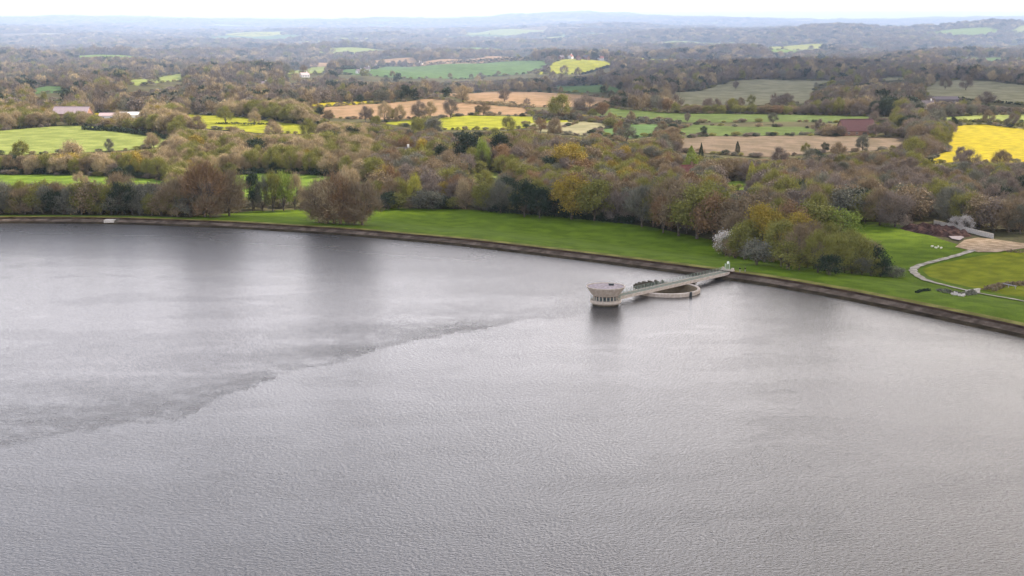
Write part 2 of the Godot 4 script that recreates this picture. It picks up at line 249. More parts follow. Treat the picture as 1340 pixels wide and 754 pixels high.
var RAIL = [Vector2(154,-437.5),Vector2(155.7,-428.8)]
var SIGNPOST = [Vector2(63.8,-433)]
var PEOPLE = [Vector2(70.2,-428.9),Vector2(71.8,-428.9)]
var DAMBOX = [Vector2(-157.7,-550.8)]
var WIND = [Vector2(-103,-250.9),Vector2(-95.9,-254.7),Vector2(-88.1,-257.2),Vector2(-80.8,-261.7),Vector2(-73.2,-266.4),Vector2(-67,-271.8),Vector2(-63.8,-279.7),Vector2(-59.9,-289.9),Vector2(-54.6,-301.5),Vector2(-47.6,-311.1),Vector2(-39.1,-319.9),Vector2(-27.8,-334.8),Vector2(-13.6,-351),Vector2(2,-362.1)]
var HOUSE = [Vector2(-63.2,-817)]
var BARNL = [Vector2(-370.7,-1198.2)]
var SHEDL = [Vector2(-341.1,-1214.8),Vector2(-330.1,-1227.4)]
var BARNR = [Vector2(249,-1026.5)]
var FARMR = [Vector2(368.3,-1262.1),Vector2(353.7,-1222.4),Vector2(421.1,-1388.3)]
var COTTAGE = [Vector2(89.8,-736.2)]
var VILLAGE = [Vector2(60.1,-2252.4),Vector2(78.2,-2254.1),Vector2(94.1,-2260.4),Vector2(105.5,-2272.2),Vector2(120,-2293.5),Vector2(140,-2405.6),Vector2(146.9,-2372),Vector2(161.2,-2395.9)]
var FARHOUSE = [Vector2(-285.5,-1640.1),Vector2(-196.5,-1934.7),Vector2(-203.3,-1901.2),Vector2(-255.6,-1756.6),Vector2(-686.6,-3904.8),Vector2(-676.9,-3994.7),Vector2(214.9,-1707.2),Vector2(56.9,-3560.8),Vector2(79.7,-3560.9),Vector2(98.8,-3562.6),Vector2(452.8,-4046.9),Vector2(480.3,-4042.4),Vector2(401.9,-3968.5),Vector2(-226.1,-2350.5),Vector2(-158.5,-2473.1)]
var SHEET = [Vector2(170,-546.8),Vector2(174.1,-547.5),Vector2(174.8,-540.3),Vector2(170.7,-532.7),Vector2(169,-536.8)]

const EYE := 78.0
var rng := RandomNumberGenerator.new()
var shore_x := PackedFloat32Array()
var shore_z := PackedFloat32Array()
var grid_x := PackedFloat32Array()
var grid_z := PackedFloat32Array()
var heights := PackedFloat32Array()
var taken := {}
var field_polys: Array[PackedVector2Array] = []
var field_boxes: Array[Rect2] = []
var open_fields := 0
var clear_spots := []
var patch_noise := FastNoiseLite.new()
var tints := {}
var crown_materials := {}
var bark: StandardMaterial3D
var kinds := {}
var far_kinds := {}

func _ready() -> void:
	# ---- camera, sky, sun, exposure
	var cam := Camera3D.new()
	cam.name = "camera"
	cam.position = Vector3(0, EYE, 0)
	cam.rotation_degrees = Vector3(-10.701, 0, 0)
	cam.fov = 23.036
	cam.near = 1.0
	cam.far = 30000.0
	add_child(cam)
	var sun := DirectionalLight3D.new()
	sun.name = "sun"
	sun.light_color = Color(1.0, 0.94, 0.87)
	sun.light_energy = 1.6
	sun.light_angular_distance = 4.0
	sun.shadow_enabled = true
	sun.rotation_degrees = Vector3(-38, 180 - 48, 0)
	add_child(sun)
	var env := Environment.new()
	env.background_mode = Environment.BG_SKY
	var sky := Sky.new()
	var sm := ProceduralSkyMaterial.new()
	sm.sky_top_color = Color(0.54, 0.59, 0.69)
	sm.sky_horizon_color = Color(1.0, 0.965, 0.955)
	sm.sky_curve = 0.25
	sm.ground_horizon_color = Color(0.5, 0.5, 0.48)
	sm.ground_bottom_color = Color(0.3, 0.3, 0.28)
	sm.sun_angle_max = 75.0
	sm.sun_curve = 0.55
	sm.sky_energy_multiplier = 1.15
	sky.sky_material = sm
	env.sky = sky
	env.tonemap_mode = Environment.TONE_MAPPER_LINEAR
	env.tonemap_exposure = 2.85
	env.fog_enabled = true
	env.fog_density = 0.00003
	env.fog_light_color = Color(0.85, 0.92, 1.0)
	env.volumetric_fog_enabled = true
	env.volumetric_fog_density = 0.0
	env.sdfgi_enabled = true
	env.ssao_enabled = true
	env.ssil_enabled = true
	var we := WorldEnvironment.new()
	we.name = "environment"
	we.environment = env
	add_child(we)
	# ---- setting
	rng.seed = 7
	patch_noise.seed = 3
	patch_noise.frequency = 0.006
	for p in SHORE:
		shore_x.append(p.x)
		shore_z.append(p.y)
	set_tints()
	build_sky_things()
	build_ground()
	build_water()
	build_dam()
	build_fields()
	build_track_and_yard()
	build_structures()
	build_tree_models()
	build_trees()
	build_hedges()
	build_small_things()
	tell_apart()

# clouds whose shade lies on the water and the right-hand country, and the hazy air over the far valley
func build_sky_things() -> void:
	var white := StandardMaterial3D.new()
	white.albedo_color = Color(.97, .97, .97)
	white.roughness = 1.0
	white.metallic_specular = 0.0
	white.backlight_enabled = true
	white.backlight = Color(1, 1, 1)
	var shadow := Vector2(0.743, -0.669) * 576.0
	var k := 0
	for c in [[Vector2(40, -255), Vector2(430, 310), "broad flat cloud high over the water"], [Vector2(350, -1700), Vector2(300, 430), "long flat cloud high over the right-hand fields"]]:
		var n := FastNoiseLite.new()
		n.seed = 5 + k
		n.frequency = 1.0
		n.fractal_octaves = 4
		var ball := SphereMesh.new()
		ball.radial_segments = 96
		ball.rings = 48
		var arr := ball.get_mesh_arrays()
		var v: PackedVector3Array = arr[Mesh.ARRAY_VERTEX]
		for i in v.size():
			var d := v[i] * 2.0
			var f := 1.0 + 0.45 * n.get_noise_3dv(d * 1.3) + 0.12 * n.get_noise_3dv(d * 5.0)
			v[i] = Vector3(d.x * f * c[1].x, d.y * f * (60.0 if d.y > 0.0 else 22.0), d.z * f * c[1].y)
		arr[Mesh.ARRAY_VERTEX] = v
		var t := SurfaceTool.new()
		t.create_from_arrays(arr)
		t.generate_normals()
		var o := MeshInstance3D.new()
		o.name = numbered("cloud")
		o.mesh = t.commit()
		o.material_override = white
		o.position = Vector3(c[0].x + shadow.x, 450.0, c[0].y + shadow.y)
		add_child(o)
		tag(o, c[2], "", "", "structure")
		k += 1
	var haze := FogVolume.new()
	haze.name = "haze"
	haze.shape = RenderingServer.FOG_VOLUME_SHAPE_BOX
	haze.size = Vector3(14000, 190, 11500)
	haze.position = Vector3(0, 60, -7150)
	var fm := FogMaterial.new()
	fm.density = 0.00020
	fm.albedo = Color(.64, .72, .84)
	haze.material = fm
	add_child(haze)
	tag(haze, "pale blue haze over the far valley", "", "", "stuff")

# ------------------------------------------------------------------ naming and meshes
func numbered(called: String) -> String:
	if not taken.has(called):
		taken[called] = 0
		return called
	taken[called] += 1
	return "%s_%03d" % [called, taken[called]]

func tag(o: Node3D, label: String, category := "", group := "", kind := "") -> Node3D:
	if label: o.set_meta("label", label)
	if category: o.set_meta("category", category)
	if group: o.set_meta("group", group)
	if kind: o.set_meta("kind", kind)
	return o

func thing(called: String, label: String, category: String, at := Vector3.ZERO, turn := 0.0, group := "") -> Node3D:
	var o := Node3D.new()
	o.name = numbered(called)
	o.position = at
	o.rotation.y = turn
	add_child(o)
	tag(o, label, category, group)
	return o

func part(called: String, mesh: Mesh, mat: Material, parent: Node3D) -> MeshInstance3D:
	var m := MeshInstance3D.new()
	m.name = numbered(called) if parent == self else called
	m.mesh = mesh
	m.material_override = mat
	parent.add_child(m, true)
	return m

func structure(called: String, mesh: Mesh, mat: Material, label := "") -> MeshInstance3D:
	var m := part(called, mesh, mat, self)
	tag(m, label, "", "", "structure")
	return m

func lin(r: float, g: float, b: float) -> Color:
	return Color(r, g, b).linear_to_srgb()

func plain(c: Color, rough := 0.9, spec := 0.3) -> StandardMaterial3D:
	var m := StandardMaterial3D.new()
	m.albedo_color = c
	m.roughness = rough
	m.metallic_specular = spec
	return m

func noise_tex(freq: float, lo: Color, hi: Color, sd: int, octaves := 4, size := 512, lo_at := 0.25, hi_at := 0.75) -> NoiseTexture2D:
	var n := FastNoiseLite.new()
	n.seed = sd
	n.frequency = freq
	n.fractal_octaves = octaves
	var t := NoiseTexture2D.new()
	t.width = size
	t.height = size
	t.seamless = true
	t.noise = n
	var g := Gradient.new()
	g.offsets = PackedFloat32Array([lo_at, hi_at])
	g.colors = PackedColorArray([lo, hi])
	t.color_ramp = g
	return t

# a surface of two tones of one thing: fine pattern times a coarse one, both laid in the world
func earthy(a: Color, b: Color, fine_m: float, coarse_m: float, c: Color, d: Color, sd: int, rough := 0.95) -> StandardMaterial3D:
	var m := StandardMaterial3D.new()
	m.albedo_texture = noise_tex(0.02, a, b, sd, 5)
	m.uv1_triplanar = true
	m.uv1_world_triplanar = true
	m.uv1_scale = Vector3.ONE / fine_m
	m.detail_enabled = true
	m.detail_blend_mode = BaseMaterial3D.BLEND_MODE_MUL
	m.detail_albedo = noise_tex(0.012, c, d, sd + 50, 4)
	m.detail_uv_layer = BaseMaterial3D.DETAIL_UV_2
	m.uv2_triplanar = true
	m.uv2_world_triplanar = true
	m.uv2_scale = Vector3.ONE / coarse_m
	m.roughness = rough
	m.metallic_specular = 0.12
	return m

class Shape:
	var v := PackedVector3Array()
	var n := PackedVector3Array()
	var c := PackedColorArray()
	func tri(a: Vector3, b: Vector3, d: Vector3, col := Color.WHITE) -> void:
		var nn := (d - a).cross(b - a).normalized()
		v.append(a); v.append(b); v.append(d)
		n.append(nn); n.append(nn); n.append(nn)
		c.append(col); c.append(col); c.append(col)
	func quad(a: Vector3, b: Vector3, d: Vector3, e: Vector3, col := Color.WHITE) -> void:
		tri(a, b, d, col); tri(a, d, e, col)
	func smooth_tri(p: Array, q: Array, col := Color.WHITE) -> void:
		var face: Vector3 = (p[2] - p[0]).cross(p[1] - p[0])
		var order := [0, 1, 2] if face.dot(q[0] + q[1] + q[2]) >= 0.0 else [0, 2, 1]
		for i in order:
			v.append(p[i]); n.append(q[i]); c.append(col)
	# box turned by t, of half size hs
	func box(t: Transform3D, hs: Vector3, col := Color.WHITE) -> void:
		var p := []
		for i in 8:
			p.append(t * Vector3(hs.x * (1 if i & 1 else -1), hs.y * (1 if i & 2 else -1), hs.z * (1 if i & 4 else -1)))
		for f in [[0, 1, 3, 2], [5, 4, 6, 7], [4, 0, 2, 6], [1, 5, 7, 3], [2, 3, 7, 6], [4, 5, 1, 0]]:
			quad(p[f[0]], p[f[2]] if false else p[f[1]], p[f[2]], p[f[3]], col)
	func tube(a: Vector3, b: Vector3, r0: float, r1: float, sides := 5, col := Color.WHITE) -> void:
		var d := (b - a)
		if d.length() < 0.001: return
		d = d.normalized()
		var s := d.cross(Vector3.UP if absf(d.y) < 0.9 else Vector3.RIGHT).normalized()
		var u := s.cross(d)
		for i in sides:
			var a0 := TAU * i / sides
			var a1 := TAU * (i + 1) / sides
			var n0 := s * cos(a0) + u * sin(a0)
			var n1 := s * cos(a1) + u * sin(a1)
			smooth_tri([a + n0 * r0, a + n1 * r0, b + n1 * r1], [n0, n1, n1], col)
			smooth_tri([a + n0 * r0, b + n1 * r1, b + n0 * r1], [n0, n1, n0], col)
	# turned profile of (radius, height) points round the y axis
	func lathe(prof: Array, sides := 48, from := 0.0, to := TAU, col := Color.WHITE) -> void:
		for k in prof.size() - 1:
			var p: Vector2 = prof[k]
			var q: Vector2 = prof[k + 1]
			var nr := Vector2(q.y - p.y, -(q.x - p.x)).normalized()
			for i in sides:
				var a0 := from + (to - from) * i / sides
				var a1 := from + (to - from) * (i + 1) / sides
				var d0 := Vector3(cos(a0), 0, sin(a0))
				var d1 := Vector3(cos(a1), 0, sin(a1))
				var n0 := d0 * nr.x + Vector3.UP * nr.y
				var n1 := d1 * nr.x + Vector3.UP * nr.y
				var A := d0 * p.x + Vector3.UP * p.y
				var B := d1 * p.x + Vector3.UP * p.y
				var C := d1 * q.x + Vector3.UP * q.y
				var D := d0 * q.x + Vector3.UP * q.y
				smooth_tri([A, C, B], [n0, n1, n1], col)
				smooth_tri([A, D, C], [n0, n0, n1], col)
	func mesh() -> ArrayMesh:
		var m := ArrayMesh.new()
		if v.is_empty(): return m
		var a := []
		a.resize(Mesh.ARRAY_MAX)
		a[Mesh.ARRAY_VERTEX] = v
		a[Mesh.ARRAY_NORMAL] = n
		a[Mesh.ARRAY_COLOR] = c
		m.add_surface_from_arrays(Mesh.PRIMITIVE_TRIANGLES, a)
		return m

func at(x: float, y: float, z: float) -> Transform3D:
	return Transform3D(Basis(), Vector3(x, y, z))

# ------------------------------------------------------------------ lie of the land
func shore(x: float) -> float:
	var i := shore_x.bsearch(x)
	if i <= 0: return shore_z[0]
	if i >= shore_x.size(): return shore_z[shore_z.size() - 1]
	return lerpf(shore_z[i - 1], shore_z[i], (x - shore_x[i - 1]) / (shore_x[i] - shore_x[i - 1]))

func behind_dam(x: float, z: float) -> float:
	var slope := (shore(x + 2.0) - shore(x - 2.0)) / 4.0
	return (shore(x) - z) / sqrt(1.0 + slope * slope)

func land(x: float, z: float) -> float:
	var r := -z
	var a := 1.2 + 7.0 * smoothstep(700.0, 2400.0, r)
	var n := sin(x * .0071 + 1.3) * sin(z * .0047 + .5) + .6 * sin(x * .0123 + z * .0087 + 2.0) + .35 * sin(x * .023 - z * .019)
	var h := -4.0 + a * n
	h += 10.0 * smoothstep(900.0, 2200.0, r)
	h += exp(-(pow((x - 1250.0) / 620.0, 2) + pow((z + 4300.0) / 420.0, 2))) * 46.0 * (1.0 + .25 * sin(x * .009))
	h += (30.0 + 9.0 * sin(x * .0021 + .7) + 5.0 * sin(x * .0057)) * smoothstep(3600.0, 5600.0, r)
	h += (50.0 + 11.0 * sin(x * .0013 + 1.0) + 5.0 * sin(x * .0041 + .4)) * smoothstep(6600.0, 9500.0, r)
	h += 30.0 * exp(-pow((x - 720.0) / 420.0, 2)) * smoothstep(9000.0, 11000.0, r)
	return h

func true_height(x: float, z: float) -> float:
	var d := behind_dam(x, z)
	if d < 1.5: return -7.0
	if d < 4.6: return -7.0 + 8.75 * (d - 1.5) / 3.1
	return lerpf(1.75, land(x, z), smoothstep(8.0, 75.0, d))

# height of the ground sheet itself, as its triangles run
func ground(x: float, z: float) -> float:
	var i := clampi(grid_x.bsearch(x) - 1, 0, grid_x.size() - 2)
	var j := clampi(grid_z.bsearch(z) - 1, 0, grid_z.size() - 2)
	var u := (x - grid_x[i]) / (grid_x[i + 1] - grid_x[i])
	var w := (z - grid_z[j]) / (grid_z[j + 1] - grid_z[j])
	var nx := grid_x.size()
	var h00 := heights[j * nx + i]
	var h10 := heights[j * nx + i + 1]
	var h01 := heights[(j + 1) * nx + i]
	var h11 := heights[(j + 1) * nx + i + 1]
	if u + w <= 1.0: return h00 + u * (h10 - h00) + w * (h01 - h00)
	return h11 + (1.0 - u) * (h01 - h11) + (1.0 - w) * (h10 - h11)

func on_ground(p: Vector2, lift := 0.0) -> Vector3:
	return Vector3(p.x, ground(p.x, p.y) + lift, p.y)

func build_ground() -> void:
	var xs := [0.0]
	var step := 6.0
	while xs[-1] < 9000.0:
		if xs[-1] > 230.0: step *= 1.07
		xs.append(xs[-1] + step)
	for k in range(xs.size() - 1, 0, -1): grid_x.append(-xs[k])
	for k in xs.size(): grid_x.append(xs[k])
	var zs := [-330.0]
	step = 4.5
	while zs[-1] > -13500.0:
		if zs[-1] < -640.0: step *= 1.035
		zs.append(zs[-1] - step)
	zs.reverse()
	step = 6.0
	while zs[-1] < 900.0:
		step *= 1.09
		zs.append(zs[-1] + step)
	for z in zs: grid_z.append(z)
	var nx := grid_x.size()
	var nz := grid_z.size()
	heights.resize(nx * nz)
	var pos := PackedVector3Array()
	var nor := PackedVector3Array()
	pos.resize(nx * nz)
	nor.resize(nx * nz)
	for j in nz:
		for i in nx:
			var h := true_height(grid_x[i], grid_z[j])
			heights[j * nx + i] = h
			pos[j * nx + i] = Vector3(grid_x[i], h, grid_z[j])
	var idx := PackedInt32Array()
	for j in nz - 1:
		for i in nx - 1:
			var a := j * nx + i
			idx.append_array(PackedInt32Array([a, a + 1, a + nx, a + 1, a + nx + 1, a + nx]))
	for j in nz:
		for i in nx:
			var i0 := maxi(i - 1, 0)
			var i1 := mini(i + 1, nx - 1)
			var j0 := maxi(j - 1, 0)
			var j1 := mini(j + 1, nz - 1)
			var dx := (heights[j * nx + i1] - heights[j * nx + i0]) / (grid_x[i1] - grid_x[i0])
			var dz := (heights[j1 * nx + i] - heights[j0 * nx + i]) / (grid_z[j1] - grid_z[j0])
			nor[j * nx + i] = Vector3(-dx, 1, -dz).normalized()
	var arr := []
	arr.resize(Mesh.ARRAY_MAX)
	arr[Mesh.ARRAY_VERTEX] = pos
	arr[Mesh.ARRAY_NORMAL] = nor
	arr[Mesh.ARRAY_INDEX] = idx
	var m := ArrayMesh.new()
	m.add_surface_from_arrays(Mesh.PRIMITIVE_TRIANGLES, arr)
	structure("ground", m, earthy(lin(.05, .042, .024), lin(.075, .075, .03), 23.0, 310.0, Color(.8, .8, .8), Color(1, 1, 1), 11))

# a sheet cut to an outline and laid over the ground's own triangles
func draped(outline: PackedVector2Array, lift: float) -> ArrayMesh:
	var box := Rect2(outline[0], Vector2.ZERO)
	for p in outline: box = box.expand(p)
	var i0 := clampi(grid_x.bsearch(box.position.x) - 1, 0, grid_x.size() - 2)
	var i1 := clampi(grid_x.bsearch(box.end.x) - 1, 0, grid_x.size() - 2)
	var j0 := clampi(grid_z.bsearch(box.position.y) - 1, 0, grid_z.size() - 2)
	var j1 := clampi(grid_z.bsearch(box.end.y) - 1, 0, grid_z.size() - 2)
	var pos := PackedVector3Array()
	var nor := PackedVector3Array()
	for j in range(j0, j1 + 1):
		for i in range(i0, i1 + 1):
			var a := Vector2(grid_x[i], grid_z[j])
			var b := Vector2(grid_x[i + 1], grid_z[j])
			var c := Vector2(grid_x[i + 1], grid_z[j + 1])
			var d := Vector2(grid_x[i], grid_z[j + 1])
			var h := [ground(a.x, a.y), ground(b.x, b.y), ground(c.x, c.y), ground(d.x, d.y)]
			for half in 2:
				var tri := PackedVector2Array([a, b, d]) if half == 0 else PackedVector2Array([b, c, d])
				var inside := Geometry2D.intersect_polygons(tri, outline)
				var up := Vector3(-(h[1] - h[0]) / (b.x - a.x), 1, -(h[3] - h[0]) / (d.y - a.y)) if half == 0 else Vector3(-(h[2] - h[3]) / (b.x - a.x), 1, -(h[2] - h[1]) / (d.y - a.y))
				for piece in inside:
					var ids := Geometry2D.triangulate_polygon(piece)
					for k in range(0, ids.size(), 3):
						var t := [piece[ids[k]], piece[ids[k + 1]], piece[ids[k + 2]]]
						if (t[1] - t[0]).cross(t[2] - t[0]) < 0.0: t = [t[0], t[2], t[1]]
						for q in t:
							var y: float = h[0] + (q.x - a.x) * (h[1] - h[0]) / (b.x - a.x) + (q.y - a.y) * (h[3] - h[0]) / (d.y - a.y) if half == 0 else h[2] + (q.x - c.x) * (h[2] - h[3]) / (b.x - a.x) + (q.y - c.y) * (h[2] - h[1]) / (d.y - a.y)
							pos.append(Vector3(q.x, y + lift, q.y))
							nor.append(up.normalized())
	var m := ArrayMesh.new()
	if pos.is_empty(): return m
	var arr := []
	arr.resize(Mesh.ARRAY_MAX)
	arr[Mesh.ARRAY_VERTEX] = pos
	arr[Mesh.ARRAY_NORMAL] = nor
	m.add_surface_from_arrays(Mesh.PRIMITIVE_TRIANGLES, arr)
	return m

# ------------------------------------------------------------------ water
var ripples: NoiseTexture2D
func wave_material(strength: float, rough: float) -> StandardMaterial3D:
	var m := StandardMaterial3D.new()
	m.albedo_color = lin(.036, .034, .032)
	m.roughness = rough
	m.metallic_specular = 0.33
	if ripples == null:
		var n := FastNoiseLite.new()
		n.seed = 21
		n.noise_type = FastNoiseLite.TYPE_SIMPLEX_SMOOTH
		n.frequency = 0.04
		n.fractal_octaves = 3
		n.fractal_gain = 0.5
		ripples = NoiseTexture2D.new()
		ripples.width = 2048
		ripples.height = 2048
		ripples.seamless = true
		ripples.seamless_blend_skirt = 0.012
		ripples.as_normal_map = true
		ripples.bump_strength = 8.0
		ripples.noise = n
	m.normal_enabled = true
	m.normal_texture = ripples
	m.normal_scale = strength
	m.uv1_scale = Vector3(1.0 / 96.0, 1.0 / 34.0, 1)
	return m

func wind_side(p: Vector2) -> float:   # metres beyond the wind line, ruffled side positive
	var a: Vector2 = WIND[0]
	var b: Vector2 = WIND[1]
	for k in WIND.size() - 1:
		if WIND[k].x <= p.x:
			a = WIND[k]
			b = WIND[k + 1]
	var t := (p.x - a.x) / (b.x - a.x)
	return (lerpf(a.y, b.y, t) - p.y) * 0.72

func build_water() -> void:
	var xs := PackedFloat32Array()
	var x := -1400.0
	while x < 900.0:
		xs.append(x)
		x += 1.4 if x >= -215.0 and x < 165.0 else 40.0 if x < -255.0 or x > 200.0 else 8.0
	var zs := PackedFloat32Array()
	var z := -560.0
	while z < 700.0:
		zs.append(z)
		z += 1.4 if z < -205.0 else 30.0
	var steps := 16
	var mats := []
	for k in steps: mats.append(wave_material(0.12 + 0.75 * k / 15.0 + 0.9 * pow(k / 15.0, 3.0), lerpf(0.12, 0.34, k / 15.0)))
	var rough := FastNoiseLite.new()
	rough.seed = 9
	rough.frequency = 0.035
	rough.fractal_octaves = 4
	var fine := FastNoiseLite.new()
	fine.seed = 19
	fine.frequency = 0.3
	var pos := []
	var uvs := []
	for k in steps:
		pos.append(PackedVector3Array())
		uvs.append(PackedVector2Array())
	var turns := [Transform2D(deg_to_rad(48.0), Vector2.ZERO), Transform2D(deg_to_rad(-52.0), Vector2.ZERO)]
	var mouth := Vector2(45.4, -407.6)
	var ring := PackedVector2Array()
	for k in 64: ring.append(mouth + Vector2.from_angle(TAU * k / 64.0) * 9.4)
	for j in zs.size() - 1:
		for i in xs.size() - 1:
			var c := Vector2((xs[i] + xs[i + 1]) / 2, (zs[j] + zs[j + 1]) / 2)
			if behind_dam(c.x, c.y) > 3.0: continue
			var ruffled := 0.3
			if absf(c.x) < 260.0 and c.y < -180.0:
				var w := wind_side(c) + 5.0 * rough.get_noise_2dv(c * 1.3) + 1.5 * fine.get_noise_2dv(c)
				var n := rough.get_noise_2dv(c * Vector2(0.5, 1.2))
				var calm := 0.16 + 0.10 * n + 0.14 * smoothstep(-330.0, -215.0, c.y)
				var windy := 0.17 + 0.08 * n + (0.42 + 0.45 * fine.get_noise_2dv(c * 0.6) + 0.5 * n) * exp(-maxf(w, 0.0) / 22.0) * smoothstep(60.0, -20.0, c.x)
				ruffled = lerpf(calm, windy, smoothstep(-0.5, 2.5, w) * smoothstep(45.0, -10.0, c.x))
				ruffled += 0.55 * smoothstep(-95.0, -8.0, behind_dam(c.x, c.y)) * smoothstep(60.0, -20.0, c.x)
			var level := clampi(int(ruffled * steps), 0, steps - 1)
			var turn: Transform2D = turns[0] if c.x + 55.0 * rough.get_noise_2dv(c * 0.9) + 12.0 * fine.get_noise_2dv(c) < 12.0 else turns[1]
			var corners := [Vector2(xs[i], zs[j]), Vector2(xs[i + 1], zs[j]), Vector2(xs[i + 1], zs[j + 1]), Vector2(xs[i], zs[j + 1])]
			if c.distance_to(mouth) < 13.0:
				for piece in Geometry2D.clip_polygons(PackedVector2Array(corners), ring):
					var ids := Geometry2D.triangulate_polygon(piece)
					for k in range(0, ids.size(), 3):
						var t := [piece[ids[k]], piece[ids[k + 1]], piece[ids[k + 2]]]
						if (t[1] - t[0]).cross(t[2] - t[0]) < 0.0: t = [t[0], t[2], t[1]]
						for q in t:
							pos[level].append(Vector3(q.x, 0, q.y))
							uvs[level].append(turn * q)
				continue
			for k in [0, 1, 2, 0, 2, 3]:
				pos[level].append(Vector3(corners[k].x, 0, corners[k].y))
				uvs[level].append(turn * corners[k])
	var m := ArrayMesh.new()
	var used := []
	for k in steps:
		if pos[k].is_empty(): continue
		var nor := PackedVector3Array()
		nor.resize(pos[k].size())
		nor.fill(Vector3.UP)
		var arr := []
		arr.resize(Mesh.ARRAY_MAX)
		arr[Mesh.ARRAY_VERTEX] = pos[k]
		arr[Mesh.ARRAY_NORMAL] = nor
		arr[Mesh.ARRAY_TEX_UV] = uvs[k]
		m.add_surface_from_arrays(Mesh.PRIMITIVE_TRIANGLES, arr)
		m.surface_set_material(m.get_surface_count() - 1, mats[k])
	var o := MeshInstance3D.new()
	o.name = "water"
	o.mesh = m
	add_child(o)
	tag(o, "grey rippled reservoir water with a ruffled patch on the left", "", "", "structure")

# ------------------------------------------------------------------ dam
func shore_curve(step: float) -> PackedVector2Array:
	var raw := PackedVector2Array()
	for k in range(1, SHORE.size()): raw.append(SHORE[k])
	var even := PackedVector2Array()
	var carry := 0.0
	for k in raw.size() - 1:
		var l := raw[k].distance_to(raw[k + 1])
		var s := carry
		while s < l:
			even.append(raw[k].lerp(raw[k + 1], s / l))
			s += step
		carry = s - l
	for pass_n in 4:
		var old := even.duplicate()
		for k in range(1, even.size() - 1): even[k] = (old[k - 1] + old[k] * 2.0 + old[k + 1]) / 4.0
	return even

func sweep(line: PackedVector2Array, prof: Array) -> ArrayMesh:   # prof: (metres behind the waterline, height)
	var s := Shape.new()
	for k in line.size() - 1:
		var n := []
		for e in 2:
			var i := k + e
			var dir := (line[mini(i + 1, line.size() - 1)] - line[maxi(i - 1, 0)]).normalized()
			n.append(Vector2(dir.y, -dir.x))
		for q in prof.size() - 1:
			var p0: Vector2 = prof[q]
			var p1: Vector2 = prof[q + 1]
			var a: Vector2 = line[k] + n[0] * p0.x
			var b: Vector2 = line[k + 1] + n[1] * p0.x
			var c: Vector2 = line[k + 1] + n[1] * p1.x
			var d: Vector2 = line[k] + n[0] * p1.x
			s.quad(Vector3(a.x, p0.y, a.y), Vector3(d.x, p1.y, d.y), Vector3(c.x, p1.y, c.y), Vector3(b.x, p0.y, b.y))
	return s.mesh()

func stone(a: Color, b: Color, fine_m: float, sd: int) -> StandardMaterial3D:
	var m := earthy(a, b, fine_m, 37.0, Color(.62, .6, .58), Color(1, 1, 1), sd)
	m.heightmap_enabled = true
	m.heightmap_texture = noise_tex(0.05, Color.BLACK, Color.WHITE, sd + 7, 4)
	m.heightmap_scale = 12.0
	return m

func build_dam() -> void:
	var line := shore_curve(5.0)
	var dam := thing("embankment_dam", "long curved earth dam with brown stone facing along the water", "dam")
	part("wet_stone_facing", sweep(line, [Vector2(-4.0, -2.2), Vector2(0.6, 0.18), Vector2(1.9, 0.62)]), stone(lin(.035, .028, .018), lin(.075, .058, .032), 4.0, 31), dam)
	part("stone_facing", sweep(line, [Vector2(1.9, 0.62), Vector2(1.95, 0.70), Vector2(4.3, 1.38)]), stone(lin(.13, .10, .075), lin(.23, .18, .14), 3.0, 33), dam)
	part("wave_wall", sweep(line, [Vector2(4.3, 1.3), Vector2(4.32, 1.95), Vector2(4.75, 1.97), Vector2(4.8, 1.5)]), stone(lin(.07, .045, .03), lin(.11, .075, .05), 2.0, 35), dam)
	part("crest_grass", sweep(line, [Vector2(4.8, 1.80), Vector2(6.5, 1.9), Vector2(8.4, 1.87)]), earthy(lin(.20, .165, .055), lin(.135, .135, .03), 6.0, 60.0, Color(.75, .75, .7), Color(1, 1, 1), 37), dam)
	part("grass_shoulder", sweep(line, [Vector2(8.4, 1.87), Vector2(12.0, 1.72), Vector2(18.0, 1.2), Vector2(22.0, 0.2)]), field_material("meadow"), dam)

# ------------------------------------------------------------------ fields
var field_mats := {}
func field_material(kind: String) -> StandardMaterial3D:
	if field_mats.has(kind): return field_mats[kind]
	var c: Array = {
		"meadow": [lin(.068, .112, .005), lin(.100, .138, .008), 9.0, 70.0], "pasture": [lin(.075, .125, .014), lin(.105, .145, .018), 12.0, 90.0],
		"pasture_gold": [lin(.125, .145, .006), lin(.165, .165, .008), 9.0, 60.0], "pasture_pale": [lin(.115, .15, .035), lin(.17, .18, .05), 20.0, 140.0],
		"pasture_dull": [lin(.047, .072, .015), lin(.066, .088, .022), 18.0, 120.0], "pasture_blue": [lin(.045, .088, .026), lin(.066, .105, .034), 20.0, 140.0], "rape": [lin(.20, .165, .003), lin(.275, .215, .004), 14.0, 60.0],
		"rape_pale": [lin(.13, .15, .012), lin(.235, .215, .014), 16.0, 110.0], "plough": [lin(.178, .110, .062), lin(.225, .147, .088), 20.0, 140.0],
		"fallow": [lin(.098, .072, .050), lin(.122, .091, .064), 22.0, 120.0], "stubble": [lin(.15, .14, .08), lin(.19, .168, .098), 24.0, 160.0],
	}[kind]
	field_mats[kind] = earthy(c[0], c[1], c[2], c[3], Color(.82, .84, .8), Color(1, 1, 1), 60 + field_mats.size())
	return field_mats[kind]

func add_field(kind: String, label: String, outline: PackedVector2Array, lift: float) -> void:
	var m := draped(outline, lift)
	if m.get_surface_count() == 0: return
	var called: String = {"meadow": "meadow", "rape": "flower_field", "rape_pale": "flower_field", "plough": "ploughed_field", "fallow": "bare_field", "stubble": "stubble_field"}.get(kind, "grass_field")
	structure(called, m, field_material(kind), label)
	var box := Rect2(outline[0], Vector2.ZERO)
	for p in outline: box = box.expand(p)
	field_polys.append(outline)
	field_boxes.append(box)

